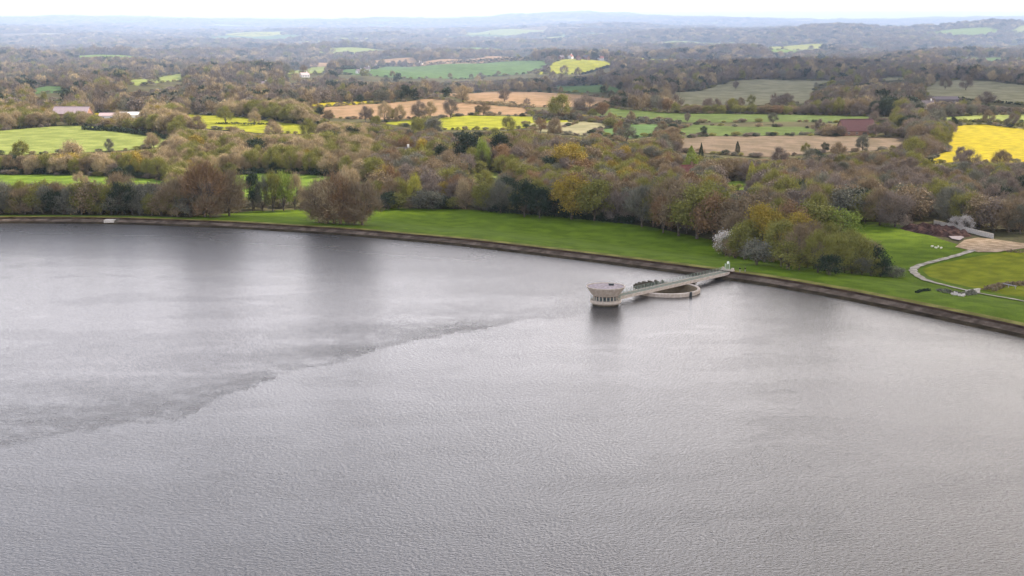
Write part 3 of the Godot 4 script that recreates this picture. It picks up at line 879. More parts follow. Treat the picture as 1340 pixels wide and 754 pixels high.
func build_fields() -> void:
	for k in FIELDS.size():
		var f: Array = FIELDS[k]
		var soft := PackedVector2Array()
		var raw: Array = f[2]
		for i in raw.size():
			var a: Vector2 = raw[i]
			var b: Vector2 = raw[(i + 1) % raw.size()]
			var far := a.length() > 650.0
			var steps := maxi(2, int(a.distance_to(b) / 18.0)) if far else 2
			for e in steps:
				var q := a.lerp(b, 0.06 + 0.88 * e / (steps - 1))
				if far: q += Vector2(patch_noise.get_noise_2dv(q * 6.0), patch_noise.get_noise_2dv(q * 6.0 + Vector2(500, 0))) * 7.0
				soft.append(q)
		add_field(f[0], f[1], soft, 0.08 + 0.03 * (k % 7))
	open_fields = field_polys.size()
	# clearings in the far woods
	var r := RandomNumberGenerator.new()
	r.seed = 77
	var kinds_far := ["pasture_pale", "pasture_blue", "stubble", "pasture", "plough", "pasture_pale", "rape_pale", "fallow"]
	for band in [[2450.0, 5200.0, 330.0], [5200.0, 10500.0, 620.0]]:
		var z: float = band[0]
		while z < band[1]:
			var x: float = -z * 0.42
			while x < z * 0.42:
				var c := Vector2(x + r.randf_range(-.3, .3) * band[2], -z - r.randf_range(-.3, .3) * band[2])
				var use := r.randf() < 0.8
				var q := PackedVector2Array()
				var a0 := r.randf() * TAU
				for k in 5:
					var a := a0 + TAU * k / 5.0 + r.randf_range(-.25, .25)
					q.append(c + Vector2(cos(a) * 1.2, sin(a) * 1.0) * band[2] * r.randf_range(.30, .48))
				var kind: String = kinds_far[r.randi() % 8]
				if use and not in_field(c):
					add_field(kind, "", q, 0.4 + 0.1 * r.randf())
				x += band[2]
			z += band[2]

# the tallest a tree may grow at p and still leave the fields behind it in view over its top, as they lie open in this country
func room_over(p: Vector2, h: float) -> float:
	var g := EYE - ground(p.x, p.y)
	for k in range(1, 9):
		var y := h * k / 8.0
		var q := p * (g / maxf(g - y, 4.0))
		for f in open_fields:
			if field_boxes[f].has_point(q) and Geometry2D.is_point_in_polygon(q, field_polys[f]): return h * (k - 1) / 8.0
	return h

func in_field(p: Vector2) -> bool:
	for k in field_boxes.size():
		if field_boxes[k].has_point(p) and Geometry2D.is_point_in_polygon(p, field_polys[k]): return true
	return false

# ------------------------------------------------------------------ track and yard
func build_track_and_yard() -> void:
	var grit := earthy(lin(.27, .24, .19), lin(.44, .40, .33), 3.0, 25.0, Color(.75, .74, .72), Color(1, 1, 1), 91)
	var line := PackedVector2Array()
	for k in TRACK.size() - 1:
		var p0: Vector2 = TRACK[maxi(k - 1, 0)]
		var p3: Vector2 = TRACK[mini(k + 2, TRACK.size() - 1)]
		for e in 6: line.append(TRACK[k].cubic_interpolate(TRACK[k + 1], p0, p3, e / 6.0))
	line.append(TRACK[-1])
	var left := PackedVector2Array()
	var right := PackedVector2Array()
	for k in line.size():
		var dir := (line[mini(k + 1, line.size() - 1)] - line[maxi(k - 1, 0)]).normalized()
		var n := Vector2(dir.y, -dir.x) * (1.35 + 0.25 * sin(k * 1.7))
		left.append(line[k] + n)
		right.append(line[k] - n)
	right.reverse()
	left.append_array(right)
	structure("track", draped(left, 0.34), grit, "pale gravel farm track curving through the grass")
	field_polys.append(left)
	field_boxes.append(Rect2(120, -520, 60, 160))
	var yard := PackedVector2Array()
	for p in YARD: yard.append(p)
	structure("yard", draped(yard, 0.30), earthy(lin(.27, .20, .13), lin(.36, .28, .19), 5.0, 30.0, Color(.8, .78, .75), Color(1, 1, 1), 93), "tan earth farmyard at the end of the track")
	field_polys.append(yard)
	var box := Rect2(yard[0], Vector2.ZERO)
	for p in yard: box = box.expand(p)
	field_boxes.append(box)
	for p in HEAP: clear_spots.append([p, 14.0])
	for p in CWALL: clear_spots.append([p, 9.0])

# ------------------------------------------------------------------ tower, bridge, spillway, buildings
func concrete(a: Color, b: Color, sd: int) -> StandardMaterial3D:
	return earthy(a, b, 1.6, 7.0, Color(.85, .84, .82), Color(1, 1, 1), sd, 0.85)

func build_structures() -> void:
	var pale := concrete(lin(.42, .355, .29), lin(.48, .41, .34), 101)
	var roofing := concrete(lin(.30, .25, .25), lin(.40, .34, .33), 103)
	var stained := concrete(lin(.05, .045, .032), lin(.11, .095, .065), 105)
	var dark_metal := plain(lin(.025, .03, .03), 0.5)
	var green_paint := plain(lin(.20, .24, .19), 0.6)
	var glass := plain(lin(.02, .025, .03), 0.08, 0.5)
	# draw-off tower
	var tower := thing("draw_off_tower", "round concrete tower with a flared top and window band standing in the water", "tower", Vector3(26.2, 0, -387.8))
	var s := Shape.new()
	s.lathe([Vector2(3.6, -7), Vector2(3.6, 0.45), Vector2(3.3, 0.5)], 48)
	part("shaft", s.mesh(), stained, tower)
	s = Shape.new()
	s.lathe([Vector2(3.5, 0.42), Vector2(4.05, 0.5), Vector2(4.32, 0.85), Vector2(4.36, 1.42), Vector2(4.26, 1.5), Vector2(3.2, 1.5)], 56)
	part("balcony", s.mesh(), pale, tower)
	s = Shape.new()
	s.lathe([Vector2(3.3, 1.5), Vector2(3.3, 2.75)], 48)
	part("window_glass", s.mesh(), glass, tower)
	var post := Shape.new()
	post.box(Transform3D(Basis(), Vector3(3.38, 2.12, 0)), Vector3(0.14, 0.63, 0.13))
	var post_mesh := post.mesh()
	for k in 20:
		var o := part("window_post", post_mesh, pale, tower)
		o.rotation.y = TAU * k / 20.0
	s = Shape.new()
	s.lathe([Vector2(3.0, 2.72), Vector2(3.62, 2.72), Vector2(3.85, 2.86), Vector2(5.28, 4.95), Vector2(5.42, 5.2), Vector2(5.44, 5.32), Vector2(5.2, 5.36), Vector2(5.16, 5.12)], 64)
	part("flared_top", s.mesh(), pale, tower)
	s = Shape.new()
	s.lathe([Vector2(5.2, 5.12), Vector2(2.6, 5.2), Vector2(0.01, 5.24)], 48)
	part("roof", s.mesh(), roofing, tower)
	s = Shape.new()
	s.box(at(1.6, 5.4, -1.6), Vector3(0.7, 0.25, 0.5))
	s.box(at(1.6, 5.67, -1.6), Vector3(0.78, 0.03, 0.58))
	part("roof_hatch", s.mesh(), dark_metal, tower)
	s = Shape.new()
	for k in 28:
		var a := TAU * k / 28.0
		var b := TAU * (k + 1) / 28.0
		var p := Vector3(cos(a) * 4.2, 1.5, sin(a) * 4.2)
		s.tube(p, p + Vector3.UP * 0.95, 0.03, 0.03, 4)
		for y in [0.5, 0.95]: s.tube(p + Vector3.UP * y, Vector3(cos(b) * 4.2, 1.5 + y, sin(b) * 4.2), 0.03, 0.03, 4)
	part("balcony_rail", s.mesh(), green_paint, tower)
	# footbridge
	var from := Vector3(29.2, 0, -391.0)
	var to := Vector3(66.6, 0, -431.4)
	var run := to - from
	var length := run.length()
	var bridge := thing("footbridge", "long narrow concrete footbridge from the round tower to the dam", "bridge", from, atan2(-run.z, run.x))
	s = Shape.new()
	s.box(at(length / 2, 1.58, 0), Vector3(length / 2, 0.12, 1.25))
	part("deck", s.mesh(), concrete(lin(.19, .19, .15), lin(.28, .27, .21), 107), bridge)
	for side in [-1.0, 1.0]:
		s = Shape.new()
		s.box(at(length / 2, 1.42, side * 1.45), Vector3(length / 2, 0.42, 0.19))
		part("edge_beam", s.mesh(), pale, bridge)
		s = Shape.new()
		for k in 34:
			var x := 0.4 + (length - 0.8) * k / 33.0
			s.box(at(x, 2.38, side * 1.45), Vector3(0.035, 0.54, 0.035))
		for y in [2.2, 2.55, 2.9]: s.tube(Vector3(0.3, y, side * 1.45), Vector3(length - 0.3, y, side * 1.45), 0.04, 0.04, 5)
		part("railing", s.mesh(), green_paint, bridge)
	for x in [length * 0.27, length * 0.66, length * 0.93]:
		s = Shape.new()
		s.box(at(x, -2.9, 0), Vector3(0.45, 3.95, 1.15))
		s.box(at(x, 0.85, 0), Vector3(0.6, 0.16, 1.6))
		part("pier", s.mesh(), stained, bridge)
	s = Shape.new()
	s.box(at(length + 0.4, 1.2, 0), Vector3(0.8, 1.1, 2.1))
	for side in [-1.0, 1.0]: s.box(at(length + 0.5, 2.35, side * 1.75), Vector3(0.35, 0.55, 0.3))
	part("abutment", s.mesh(), pale, bridge)
	# bellmouth spillway
	var bell := thing("bellmouth_spillway", "round concrete overflow ring in the water, crossed by the footbridge", "spillway", Vector3(45.4, 0, -407.6))
	s = Shape.new()
	s.lathe([Vector2(9.7, -3.0), Vector2(9.75, 0.1), Vector2(9.85, 0.95), Vector2(9.7, 1.12), Vector2(9.2, 1.14), Vector2(8.95, 0.95)], 72)
	part("rim_wall", s.mesh(), pale, bell)
	s = Shape.new()
	s.lathe([Vector2(8.95, 0.95), Vector2(8.3, 0.5), Vector2(7.3, -0.4), Vector2(6.2, -1.9), Vector2(5.2, -4.0), Vector2(4.7, -9.0)], 64)
	part("funnel", s.mesh(), concrete(lin(.10, .075, .045), lin(.17, .13, .08), 109), bell)
	s = Shape.new()
	s.lathe([Vector2(4.72, -6.5), Vector2(0.01, -6.5)], 40)
	part("shaft_water", s.mesh(), plain(lin(.012, .013, .012), 0.15, 0.5), bell)
	var fin := Shape.new()
	fin.box(at(8.3, 0.95, 0), Vector3(1.5, 0.75, 0.22))
	var fin_mesh := fin.mesh()
	for k in 9:
		var o := part("fin", fin_mesh, stained, bell)
		o.rotation.y = deg_to_rad(92.0 + 13.0 * k)
	s = Shape.new()
	s.box(Transform3D(Basis(Vector3.UP, deg_to_rad(-52.0)), Vector3.ZERO) * at(9.95, 0.5, 0), Vector3(0.2, 0.75, 0.35))
	part("gauge_board", s.mesh(), dark_metal, bell)
	# buildings
	var white := plain(lin(.66, .63, .58), 0.8)
	var brick := concrete(lin(.22, .13, .09), lin(.32, .19, .14), 111)
	var slate := concrete(lin(.13, .11, .12), lin(.20, .17, .17), 113)
	var red_tile := concrete(lin(.17, .07, .06), lin(.25, .11, .09), 115)
	var pink_roof := concrete(lin(.34, .26, .26), lin(.44, .35, .34), 117)
	house("house", "white gabled house with a dark roof deep in the wood", HOUSE[0], 0.5, 11, 7.5, 5.4, 4.0, white, slate, 2, 3)
	house("barn", "long barn with a pale pink roof at the far left", BARNL[0], -0.1, 30, 14, 6.5, 5.5, brick, pink_roof, 1, 4)
	house("shed", "low pale-roofed shed beside the yellow strip, left one of two", SHEDL[0], 0.1, 22, 9, 3.5, 2.2, white, pink_roof, 1, 3)
	house("shed", "low white shed beside the yellow strip, right one of two", SHEDL[1], 0.1, 18, 9, 3.5, 2.2, white, white, 1, 3)
	house("barn", "barn with a dark red roof and pale end wall beyond the pinkish-brown field", BARNR[0], 0.25, 25, 15, 3.2, 8.0, brick, concrete(lin(.075, .038, .042), lin(.115, .06, .062), 119), 1, 4)
	house("farmhouse", "bright white farmhouse among trees on the right", FARMR[0], 0.2, 11, 8, 6.0, 4.0, white, slate, 2, 3)
	house("shed", "white metal farm shed in front of the white farmhouse", FARMR[1], 0.2, 9, 6, 4.5, 2.5, white, white, 1, 2)
	house("shed", "long dark farm shed behind the white farmhouse", FARMR[2], 0.05, 26, 10, 4.0, 2.5, slate, slate, 1, 4)
	house("cottage", "cottage with a red-brown roof in the middle of the wood", COTTAGE[0], 0.2, 13, 7, 4.5, 4.0, brick, red_tile, 1, 3)
	for k in VILLAGE.size():
		house("village_house", ["red-roofed brick house at the left end of the far village", "second house from the left of the far village", "third house from the left of the far village", "fourth house from the left of the far village", "fourth house from the right of the far village", "third house from the right of the far village", "pale house second from the right of the far village", "pale house at the right end of the far village"][k], VILLAGE[k] + Vector2(0, -18.0 * (k % 3)), 0.6 * k, [9, 7, 11, 8, 10, 8, 9, 8][k], 6.5, 4.2, 3.2, white if k > 5 or k == 2 else brick, slate if k in [1, 4] else red_tile, 1, 3, "houses of the far village")
	var told := ["white house at the edge of a far wood on the left", "pale house at the left end of the far ploughed strip", "small white shed below the far ploughed strip", "long white shed in the far left fields", "tiny far house high on the left slope", "tiny far house right of its neighbour on the left slope", "long white shed at the edge of the wide grey-green field", "far white building, left one of three in a row", "far white building, middle one of three in a row", "far white building, right one of three in a row", "far pale house in the middle distance town, left of two", "far pale house in the middle distance town, right of two", "far pale house left of the middle distance town", "far farm building on the pinkish strip", "far pale farmhouse among trees by the pinkish strip"]
	for k in FARHOUSE.size():
		house("far_house", told[k], FARHOUSE[k], 0.3 * k, 13 if k in [3, 6, 7, 8, 9] else 8, 6, 3.2, 2.6, white, slate if k % 3 else pink_roof, 1, 3, "white buildings far off in the fields")

func house(called: String, label: String, p: Vector2, turn: float, w: float, d: float, h: float, rise: float, wall: Material, roof: Material, storeys: int, bays: int, group := "") -> void:
	var o := thing(called, label, "barn" if called == "barn" else "shed" if called == "shed" else "house", on_ground(p, -0.3), turn, group)
	clear_spots.append([p, maxf(w, d) * 0.5 + 6.0])
	for k in 3: clear_spots.append([p + p.normalized() * -12.0 * (k + 1), maxf(w, d) * 0.42])
	var s := Shape.new()
	s.box(at(0, h / 2, 0), Vector3(w / 2, h / 2, d / 2))
	for e in [-1.0, 1.0]:
		var a := Vector3(e * w / 2, h, -d / 2)
		var b := Vector3(e * w / 2, h, d / 2)
		var c := Vector3(e * w / 2, h + rise, 0)
		if e > 0: s.tri(a, c, b)
		else: s.tri(a, b, c)
	part("wall", s.mesh(), wall, o)
	if called == "barn" and rise > 7.0:
		s = Shape.new()
		s.box(at(w / 2 + .1, h / 2, 0), Vector3(.08, h / 2, d / 2 - .05))
		s.tri(Vector3(w / 2 + .18, h, -d / 2), Vector3(w / 2 + .18, h + rise - .3, 0), Vector3(w / 2 + .18, h, d / 2))
		part("end_wall", s.mesh(), plain(lin(.66, .63, .58), 0.8), o)
	s = Shape.new()
	var over := 0.45
	var slope := Vector2(d / 2, -rise).normalized()
	for e in [-1.0, 1.0]:
		var t := Transform3D(Basis(Vector3.RIGHT, e * atan2(rise, d / 2)), Vector3(0, h + rise / 2 + 0.1, e * d / 4))
		s.box(t, Vector3(w / 2 + over, 0.12, sqrt(d * d / 4 + rise * rise) / 2 + 0.3))
	var r := part("roof", s.mesh(), roof, o)
	var dark := plain(lin(.03, .033, .04), 0.15, 0.5)
	if called != "shed" and called != "barn":
		s = Shape.new()
		s.box(at(w * 0.32, h + rise + 0.5, 0), Vector3(0.5, 1.1, 0.45))
		s.box(at(w * 0.32, h + rise + 1.65, 0), Vector3(0.58, 0.08, 0.53))
		part("chimney", s.mesh(), wall, r)
	var pane := Shape.new()
	pane.box(Transform3D(), Vector3(0.55, 0.65, 0.04))
	var pane_mesh := pane.mesh()
	var frame := Shape.new()
	for e in [-1.0, 1.0]:
		frame.box(at(e * 0.6, 0, 0.03), Vector3(0.06, 0.72, 0.05))
		frame.box(at(0, e * 0.7, 0.03), Vector3(0.54, 0.05, 0.05))
	var frame_mesh := frame.mesh()
	var trim := plain(lin(.6, .6, .58), 0.6)
	for f in storeys:
		for b in bays:
			var x := (b + 0.5) / bays * w - w / 2
			if f == 0 and b == bays / 2:
				var q := Shape.new()
				var wide := 0.5 if called != "barn" and called != "shed" else 1.8
				q.box(at(x, 1.35, d / 2 + 0.04), Vector3(wide, 1.05, 0.05))
				part("door", q.mesh(), plain(lin(.06, .05, .045), 0.7), o)
				continue
			var win := part("window", pane_mesh, dark, o)
			win.position = Vector3(x, 1.8 + f * 2.6, d / 2 + 0.03)
			part("frame", frame_mesh, trim, win)

# ------------------------------------------------------------------ trees
func set_tints() -> void:
	for t in [["brown", .200, .150, .088], ["russet", .200, .125, .065], ["grey", .140, .135, .098], ["olive", .185, .178, .046], ["gold", .270, .200, .035], ["lime", .190, .235, .045], ["dark", .028, .042, .024], ["tan", .340, .265, .150], ["plum", .175, .140, .112], ["yellow", .32, .30, .055], ["white", .55, .50, .45]]:
		tints[t[0]] = Color(t[1], t[2], t[3])

func crown_material(tint: String) -> StandardMaterial3D:
	if not crown_materials.has(tint):
		var m := StandardMaterial3D.new()
		var c: Color = tints[tint]
		m.albedo_color = c.linear_to_srgb()
		m.vertex_color_use_as_albedo = true
		m.roughness = 0.8
		m.metallic_specular = 0.2
		m.backlight_enabled = true
		m.backlight = Color(.5, .5, .45) if tint in ["lime", "olive", "gold", "yellow", "white"] else Color(.3, .3, .3)
		crown_materials[tint] = m
	return crown_materials[tint]

func rand_dir(r: RandomNumberGenerator) -> Vector3:
	var z := r.randf_range(-1, 1)
	var a := r.randf() * TAU
	var s := sqrt(1 - z * z)
	return Vector3(s * cos(a), z, s * sin(a))

# a tree 15 m tall: [mesh of trunk and limbs, mesh of crown]
func tree_model(kind: String, sd: int, leaves: int, size: float) -> Array:
	var r := RandomNumberGenerator.new()
	r.seed = sd * 131 + 5
	var wood := Shape.new()
	var leaf := Shape.new()
	var tips := []
	var H := 15.0
	var narrow := kind in ["narrow", "cypress"]
	var rx := 7.0
	var base := 0.15 if kind == "leafing" else 0.08
	if kind == "shrub" or kind == "blossom" or kind == "thicket": base = 0.02
	if kind == "evergreen": base = 0.12
	if narrow: base = 0.06
	if kind == "willow": base = 0.1
	var mid := H * (base + 1.0) / 2.0
	var ry := H * (1.0 - base) / 2.0
	var lean := Vector3(r.randf_range(-.5, .5), 0, r.randf_range(-.5, .5))
	var fork := Vector3(0, H * maxf(base, 0.1), 0) + lean * 0.3
	if kind == "shrub" or kind == "blossom":
		for k in 6:
			var d := Vector3(r.randf_range(-2, 2), 0, r.randf_range(-2, 2))
			wood.tube(d * 0.4 + Vector3(0, -0.6, 0), d + Vector3(0, H * 0.4, 0), 0.2, 0.1, 4)
	else:
		wood.tube(Vector3(0, -0.8, 0), Vector3(0, 0.7, 0), 0.62, 0.42, 6)
		wood.tube(Vector3(0, 0.7, 0), fork, 0.42, 0.33, 6)
	var limbs := 8
	for k in limbs:
		var a := TAU * (k + r.randf_range(-.3, .3)) / limbs
		var e := r.randf_range(0.15, 0.95)
		if k == 0: e = 1.2
		var d := Vector3(cos(a) * cos(e), sin(e), sin(a) * cos(e))
		var knee := fork + Vector3(d.x * rx * .42, (mid + ry * .15 - fork.y) * (0.35 + 0.5 * sin(e)), d.z * rx * .42)
		wood.tube(fork, knee, 0.24, 0.13, 4)
		for q in 5:
			var b := a + r.randf_range(-.75, .75)
			var f := clampf(e + r.randf_range(-1.2, .6), -.85, 1.5) if kind != "thicket" else r.randf_range(-1.05, 1.4)
			var t := Vector3(cos(b) * cos(f) * rx, mid + sin(f) * ry, sin(b) * cos(f) * rx)
			var reach := r.randf_range(.66, .93)
			t = Vector3(t.x * reach, mid + (t.y - mid) * reach, t.z * reach)
			wood.tube(knee, t, 0.12, 0.04, 3)
			tips.append(t)
	var clumps := tips.size()
	for k in leaves:
		var p: Vector3
		var out: Vector3
		if narrow:
			var y := r.randf()
			var wide := rx * pow(sin(PI * clampf(pow(y, .6) * .93 + .07, 0, 1)), .8) * (1.0 if kind == "narrow" else .9)
			var a := r.randf() * TAU
			var w := sqrt(r.randf_range(.35, 1.0)) * wide * (1.0 + .18 * sin(a * 3.0 + y * 9.0))
			p = Vector3(cos(a) * w, H * (base + (1 - base) * y), sin(a) * w)
			out = Vector3(cos(a), .6, sin(a))
		else:
			var t: Vector3 = tips[k % clumps]
			var spread := Vector3(r.randfn(0, 1), r.randfn(0, .8), r.randfn(0, 1)) * (1.15 if kind != "willow" else 1.3)
			p = t + spread
			out = (t - Vector3(0, mid * .75, 0)).normalized()
			if kind == "evergreen" or kind == "shrub" or kind == "blossom": p = t + spread * 1.25
			if p.y < 0.1: p.y = r.randf_range(.1, .8)
		var c := r.randf_range(.62, 1.3)
		var warm := r.randf_range(-.10, .10)
		var col := Color(c * (1 + warm), c, c * (1 - warm))
		if kind == "bare" or kind == "thicket":
			var d := (out + rand_dir(r) * .9 + Vector3(0, .35, 0)).normalized()
			var l := r.randf_range(1.0, 2.3) * size
			var s := d.cross(rand_dir(r)).normalized() * r.randf_range(.045, .10) * size
			leaf.tri(p - d * l * .4 - s, p - d * l * .4 + s, p + d * l * .6, col)
		elif kind == "willow":
			var d := (out * .5 + rand_dir(r) * .8 + Vector3(0, .5, 0)).normalized()
			var l := r.randf_range(.8, 1.7) * size
			var s := d.cross(rand_dir(r)).normalized() * r.randf_range(.08, .17) * size
			leaf.tri(p - d * l * .5 - s, p - d * l * .5 + s, p + d * l * .5, col)
		else:
			var d := rand_dir(r)
			var s := d.cross(rand_dir(r)).normalized()
			var l := r.randf_range(.32, .62) * size * (.66 if kind == "leafing" else .85)
			leaf.tri(p - d * l - s * l * .6, p - d * l * .2 + s * l * .8, p + d * l, col)
	return [wood.mesh(), leaf.mesh()]

func build_tree_models() -> void:
	bark = earthy(lin(.10, .08, .06), lin(.17, .145, .115), 1.4, 9.0, Color(.7, .7, .7), Color(1, 1, 1), 121)
	for k in ["bare", "thicket", "leafing", "willow", "evergreen", "shrub", "blossom", "narrow", "cypress"]:
		kinds[k] = []
		far_kinds[k] = []
		var n := 4 if k in ["bare", "thicket", "leafing", "shrub"] else 2
		var count: int = {"bare": 4200, "thicket": 5200, "leafing": 6500, "willow": 3600, "evergreen": 3800, "shrub": 3000, "blossom": 2600, "narrow": 2600, "cypress": 2600}[k]
		for v in n:
			kinds[k].append(tree_model(k, v + 10 * kinds.size(), count, 1.0))
			far_kinds[k].append(tree_model(k, v + 10 * kinds.size(), count / 8, 2.6))

func plant(kind: String, tint: String, p: Vector2, h: float, wh: float, label: String, group: String, variant: int, turn: float) -> void:
	var called: String = {"bare": "bare_tree", "thicket": "bare_tree", "leafing": "leafing_tree", "willow": "willow_tree", "evergreen": "evergreen_tree", "shrub": "shrub", "blossom": "blossom_shrub", "narrow": "conical_tree", "cypress": "cypress_tree"}[kind]
	var o := thing(called, label, "shrub" if kind in ["shrub", "blossom"] else "tree", on_ground(p), turn, group)
	var model: Array = kinds[kind][variant % kinds[kind].size()]
	var sc := Vector3(h * wh / 15.0, h / 15.0, h * wh / 15.0)
	part("trunk", model[0], bark, o).scale = sc
	part("crown", model[1], crown_material("white" if kind == "blossom" else tint), o).scale = sc

func near_line(p: Vector2) -> bool:
	for c in clear_spots:
		if p.distance_squared_to(c[0]) < c[1] * c[1]: return true
	return false

func build_trees() -> void:
	var r := RandomNumberGenerator.new()
	r.seed = 41
	var spots := {}
	var seen := {}
	for k in TREES.size():
		var t: Array = TREES[k]
		var label: String = t[6]
		if label == "":
			label = word(t[5], t[4], t[2], seen, t[7])
		plant(t[4], t[5], Vector2(t[0], t[1]), t[2], t[3], label, t[7], k, r.randf() * TAU)
		spots[Vector2i(floori(t[0] / 9.0), floori(t[1] / 9.0))] = true
	# the woods: every spot that is not field, farm or water
	var cand := []
	for band in [[560.0, 1250.0, 7.6], [1250.0, 2600.0, 10.5], [2600.0, 5200.0, 16.0], [5200.0, 11500.0, 30.0]]:
		var g: float = band[2]
		var z: float = band[0]
		while z < band[1]:
			var x := -z * 0.40 - 40.0
			while x < z * 0.40 + 40.0:
				var p := Vector2(x + r.randf_range(-.48, .48) * g, -z - r.randf_range(-.48, .48) * g)
				var q := r.randf()
				x += g
				if behind_dam(p.x, p.y) < 16.0 or in_field(p): continue
				if z < 2400.0 and near_line(p): continue
				if spots.has(Vector2i(floori(p.x / 9.0), floori(p.y / 9.0))): continue
				cand.append([p, q, z, g])
			z += g
	var piles := {}
	var near := []
	for c in cand:
		var p: Vector2 = c[0]
		var kind := "bare"
		var tint := "brown"
		var n := patch_noise.get_noise_2dv(p)
		var n2 := patch_noise.get_noise_2dv(p * 2.3 + Vector2(900, 40))
		var q: float = c[1]
		var side: float = p.x / c[2]
		var pick := r.randf()
		if c[2] < 1250.0:
			if side < -0.1 and c[2] > 640.0:
				tint = "tan" if pick < .38 else "olive" if pick < .72 else "brown" if pick < .95 else "gold"
				kind = "bare" if q < .62 else "willow" if q < .78 else "leafing" if q < .93 else "shrub"
			elif side > 0.2:
				tint = "plum" if pick < .35 else "brown" if pick < .65 else "grey" if pick < .85 else "olive"
				kind = "bare" if q < .68 else "leafing" if q < .8 else "shrub"
			else:
				tint = "brown" if pick < .28 else "olive" if pick < .55 else "plum" if pick < .72 else "grey" if pick < .88 else "russet" if pick < .97 else "gold"
				kind = "bare" if q < .42 else "leafing" if q < .76 else "shrub" if q < .92 else "willow"
			if n2 > .38 and q > .6:
				kind = "evergreen"
				tint = "dark"
			if kind == "willow" and tint in ["plum", "grey", "brown"]: tint = "olive"
		else:
			tint = "plum" if pick < .4 else "brown" if pick < .65 else "tan" if pick < .8 else "grey" if pick < .93 else "olive"
			kind = "bare" if q < .75 else "leafing" if q < .9 else "shrub"
			if n2 > .3 and q > .35:
				kind = "evergreen"
				tint = "dark"
		var hh := r.randf_range(8.5, 14.0) * (1.0 + .35 * n)
		if kind == "shrub": hh *= .55
		if c[2] > 2600.0: hh *= 1.15
		var wh := r.randf_range(.75, 1.15)
		if kind == "shrub": wh *= 1.5
		if c[2] > 5200.0: wh *= 2.4
		elif c[2] > 2600.0: wh *= 1.5
		if c[2] < 3400.0:
			var room := room_over(p, hh)
			if r.randf() < 0.03: room = hh
			if room < 3.0 or (kind == "shrub" and room < 1.5): continue
			if room < hh:
				wh *= clampf(hh / room, 1.0, 1.7)
				hh = room
				if room < 6.0 and kind != "evergreen": kind = "shrub"
		var row := [p, kind, tint, hh, wh, r.randi(), r.randf() * TAU, 0, c[2]]
		if c[2] < 1250.0: near.append(row)
		else: add_far(piles, row, true)
	for f in open_fields:
		var poly := field_polys[f]
		if poly[0].length() < 700.0: continue
		for i in poly.size():
			var a := poly[i]
			var b := poly[(i + 1) % poly.size()]
			var n := int(a.distance_to(b) / 5.0)
			for e in n:
				if r.randf() < .35: continue
				var p := a.lerp(b, (e + r.randf()) / n) + Vector2(r.randf_range(-1, 1), r.randf_range(-1, 1))
				if near_line(p): continue
				var big := r.randf() < .06
				var row := [p, "bare" if big else "shrub", ["dark", "grey", "olive", "plum", "brown"][r.randi() % 5], r.randf_range(6, 10) if big else r.randf_range(1.6, 3.4), r.randf_range(.8, 1.1) if big else r.randf_range(1.4, 2.6), r.randi(), r.randf() * TAU, 0, -p.y]
				if -p.y < 1250.0: near.append(row)
				else: add_far(piles, row, true)
	# the trees that show largest stand as things of their own
	near.sort_custom(func(a, b): return a[8] < b[8])
	count_seen(near)
	var order := range(near.size())
	order.sort_custom(func(a, b): return near[a][7] > near[b][7])
	var trees_left := 195
	var shrubs_left := 45
	for k in order:
		var t: Array = near[k]
		var bush: bool = t[1] == "shrub"
		if t[7] > 10 and (shrubs_left if bush else trees_left) > 0:
			if bush: shrubs_left -= 1
			else: trees_left -= 1
			var p: Vector2 = t[0]
			var group := "trees of the left-hand wood" if p.x / t[8] < -0.1 else "trees of the right-hand wood" if p.x / t[8] > 0.17 else "trees of the middle wood"
			if bush: group = group.replace("trees", "shrubs")
			plant(t[1], t[2], p, t[3], t[4], word(t[2], t[1], t[3], seen, group), group, t[5], t[6])
		else: add_far(piles, t, false)
	for key in piles:
		var rows: Array = piles[key]
		var far: bool = key[1]
		var model: Array = (far_kinds if far else kinds)[key[0]][key[2]]
		for w in ([1] if far else [0, 1]):
			var mm := MultiMesh.new()
			mm.transform_format = MultiMesh.TRANSFORM_3D
			mm.use_colors = w == 1
			mm.mesh = model[w]
			mm.instance_count = rows.size()
			for i in rows.size():
				var t: Array = rows[i]
				var s := Vector3(t[3] * t[4] / 15.0, t[3] / 15.0, t[3] * t[4] / 15.0)
				mm.set_instance_transform(i, Transform3D(Basis(Vector3.UP, t[6]) * Basis.from_scale(s), on_ground(t[0], -0.2)))
				if w == 1:
					var c: Color = tints[t[2]]
					var f: float = 0.8 + 0.4 * fposmod(t[5] * 0.000013, 1.0)
					mm.set_instance_color(i, Color(c.r * f, c.g * f, c.b * f))
			var o := MultiMeshInstance3D.new()
			o.name = numbered(("woodland_crowns" if w == 1 else "woodland_trunks") if not far else "distant_woodland")
			o.multimesh = mm
			o.material_override = bark if w == 0 else mixed_crown()
			add_child(o)
			tag(o, "mass of %s in the %s" % ["crowns" if w == 1 else "trunks", "distant woods" if far else "woods beyond the dam"], "", "", "stuff")

var mixed: StandardMaterial3D
func mixed_crown() -> StandardMaterial3D:
	if mixed == null:
		mixed = StandardMaterial3D.new()
		mixed.vertex_color_use_as_albedo = true
		mixed.roughness = 0.8
		mixed.metallic_specular = 0.2
		mixed.backlight_enabled = true
		mixed.backlight = Color(.35, .35, .33)
	return mixed

func add_far(piles: Dictionary, t: Array, far: bool) -> void:
	var list: Array = (far_kinds if far else kinds)[t[1]]
	var key := [t[1], far, t[5] % list.size()]
	if not piles.has(key): piles[key] = []
	piles[key].append(t)

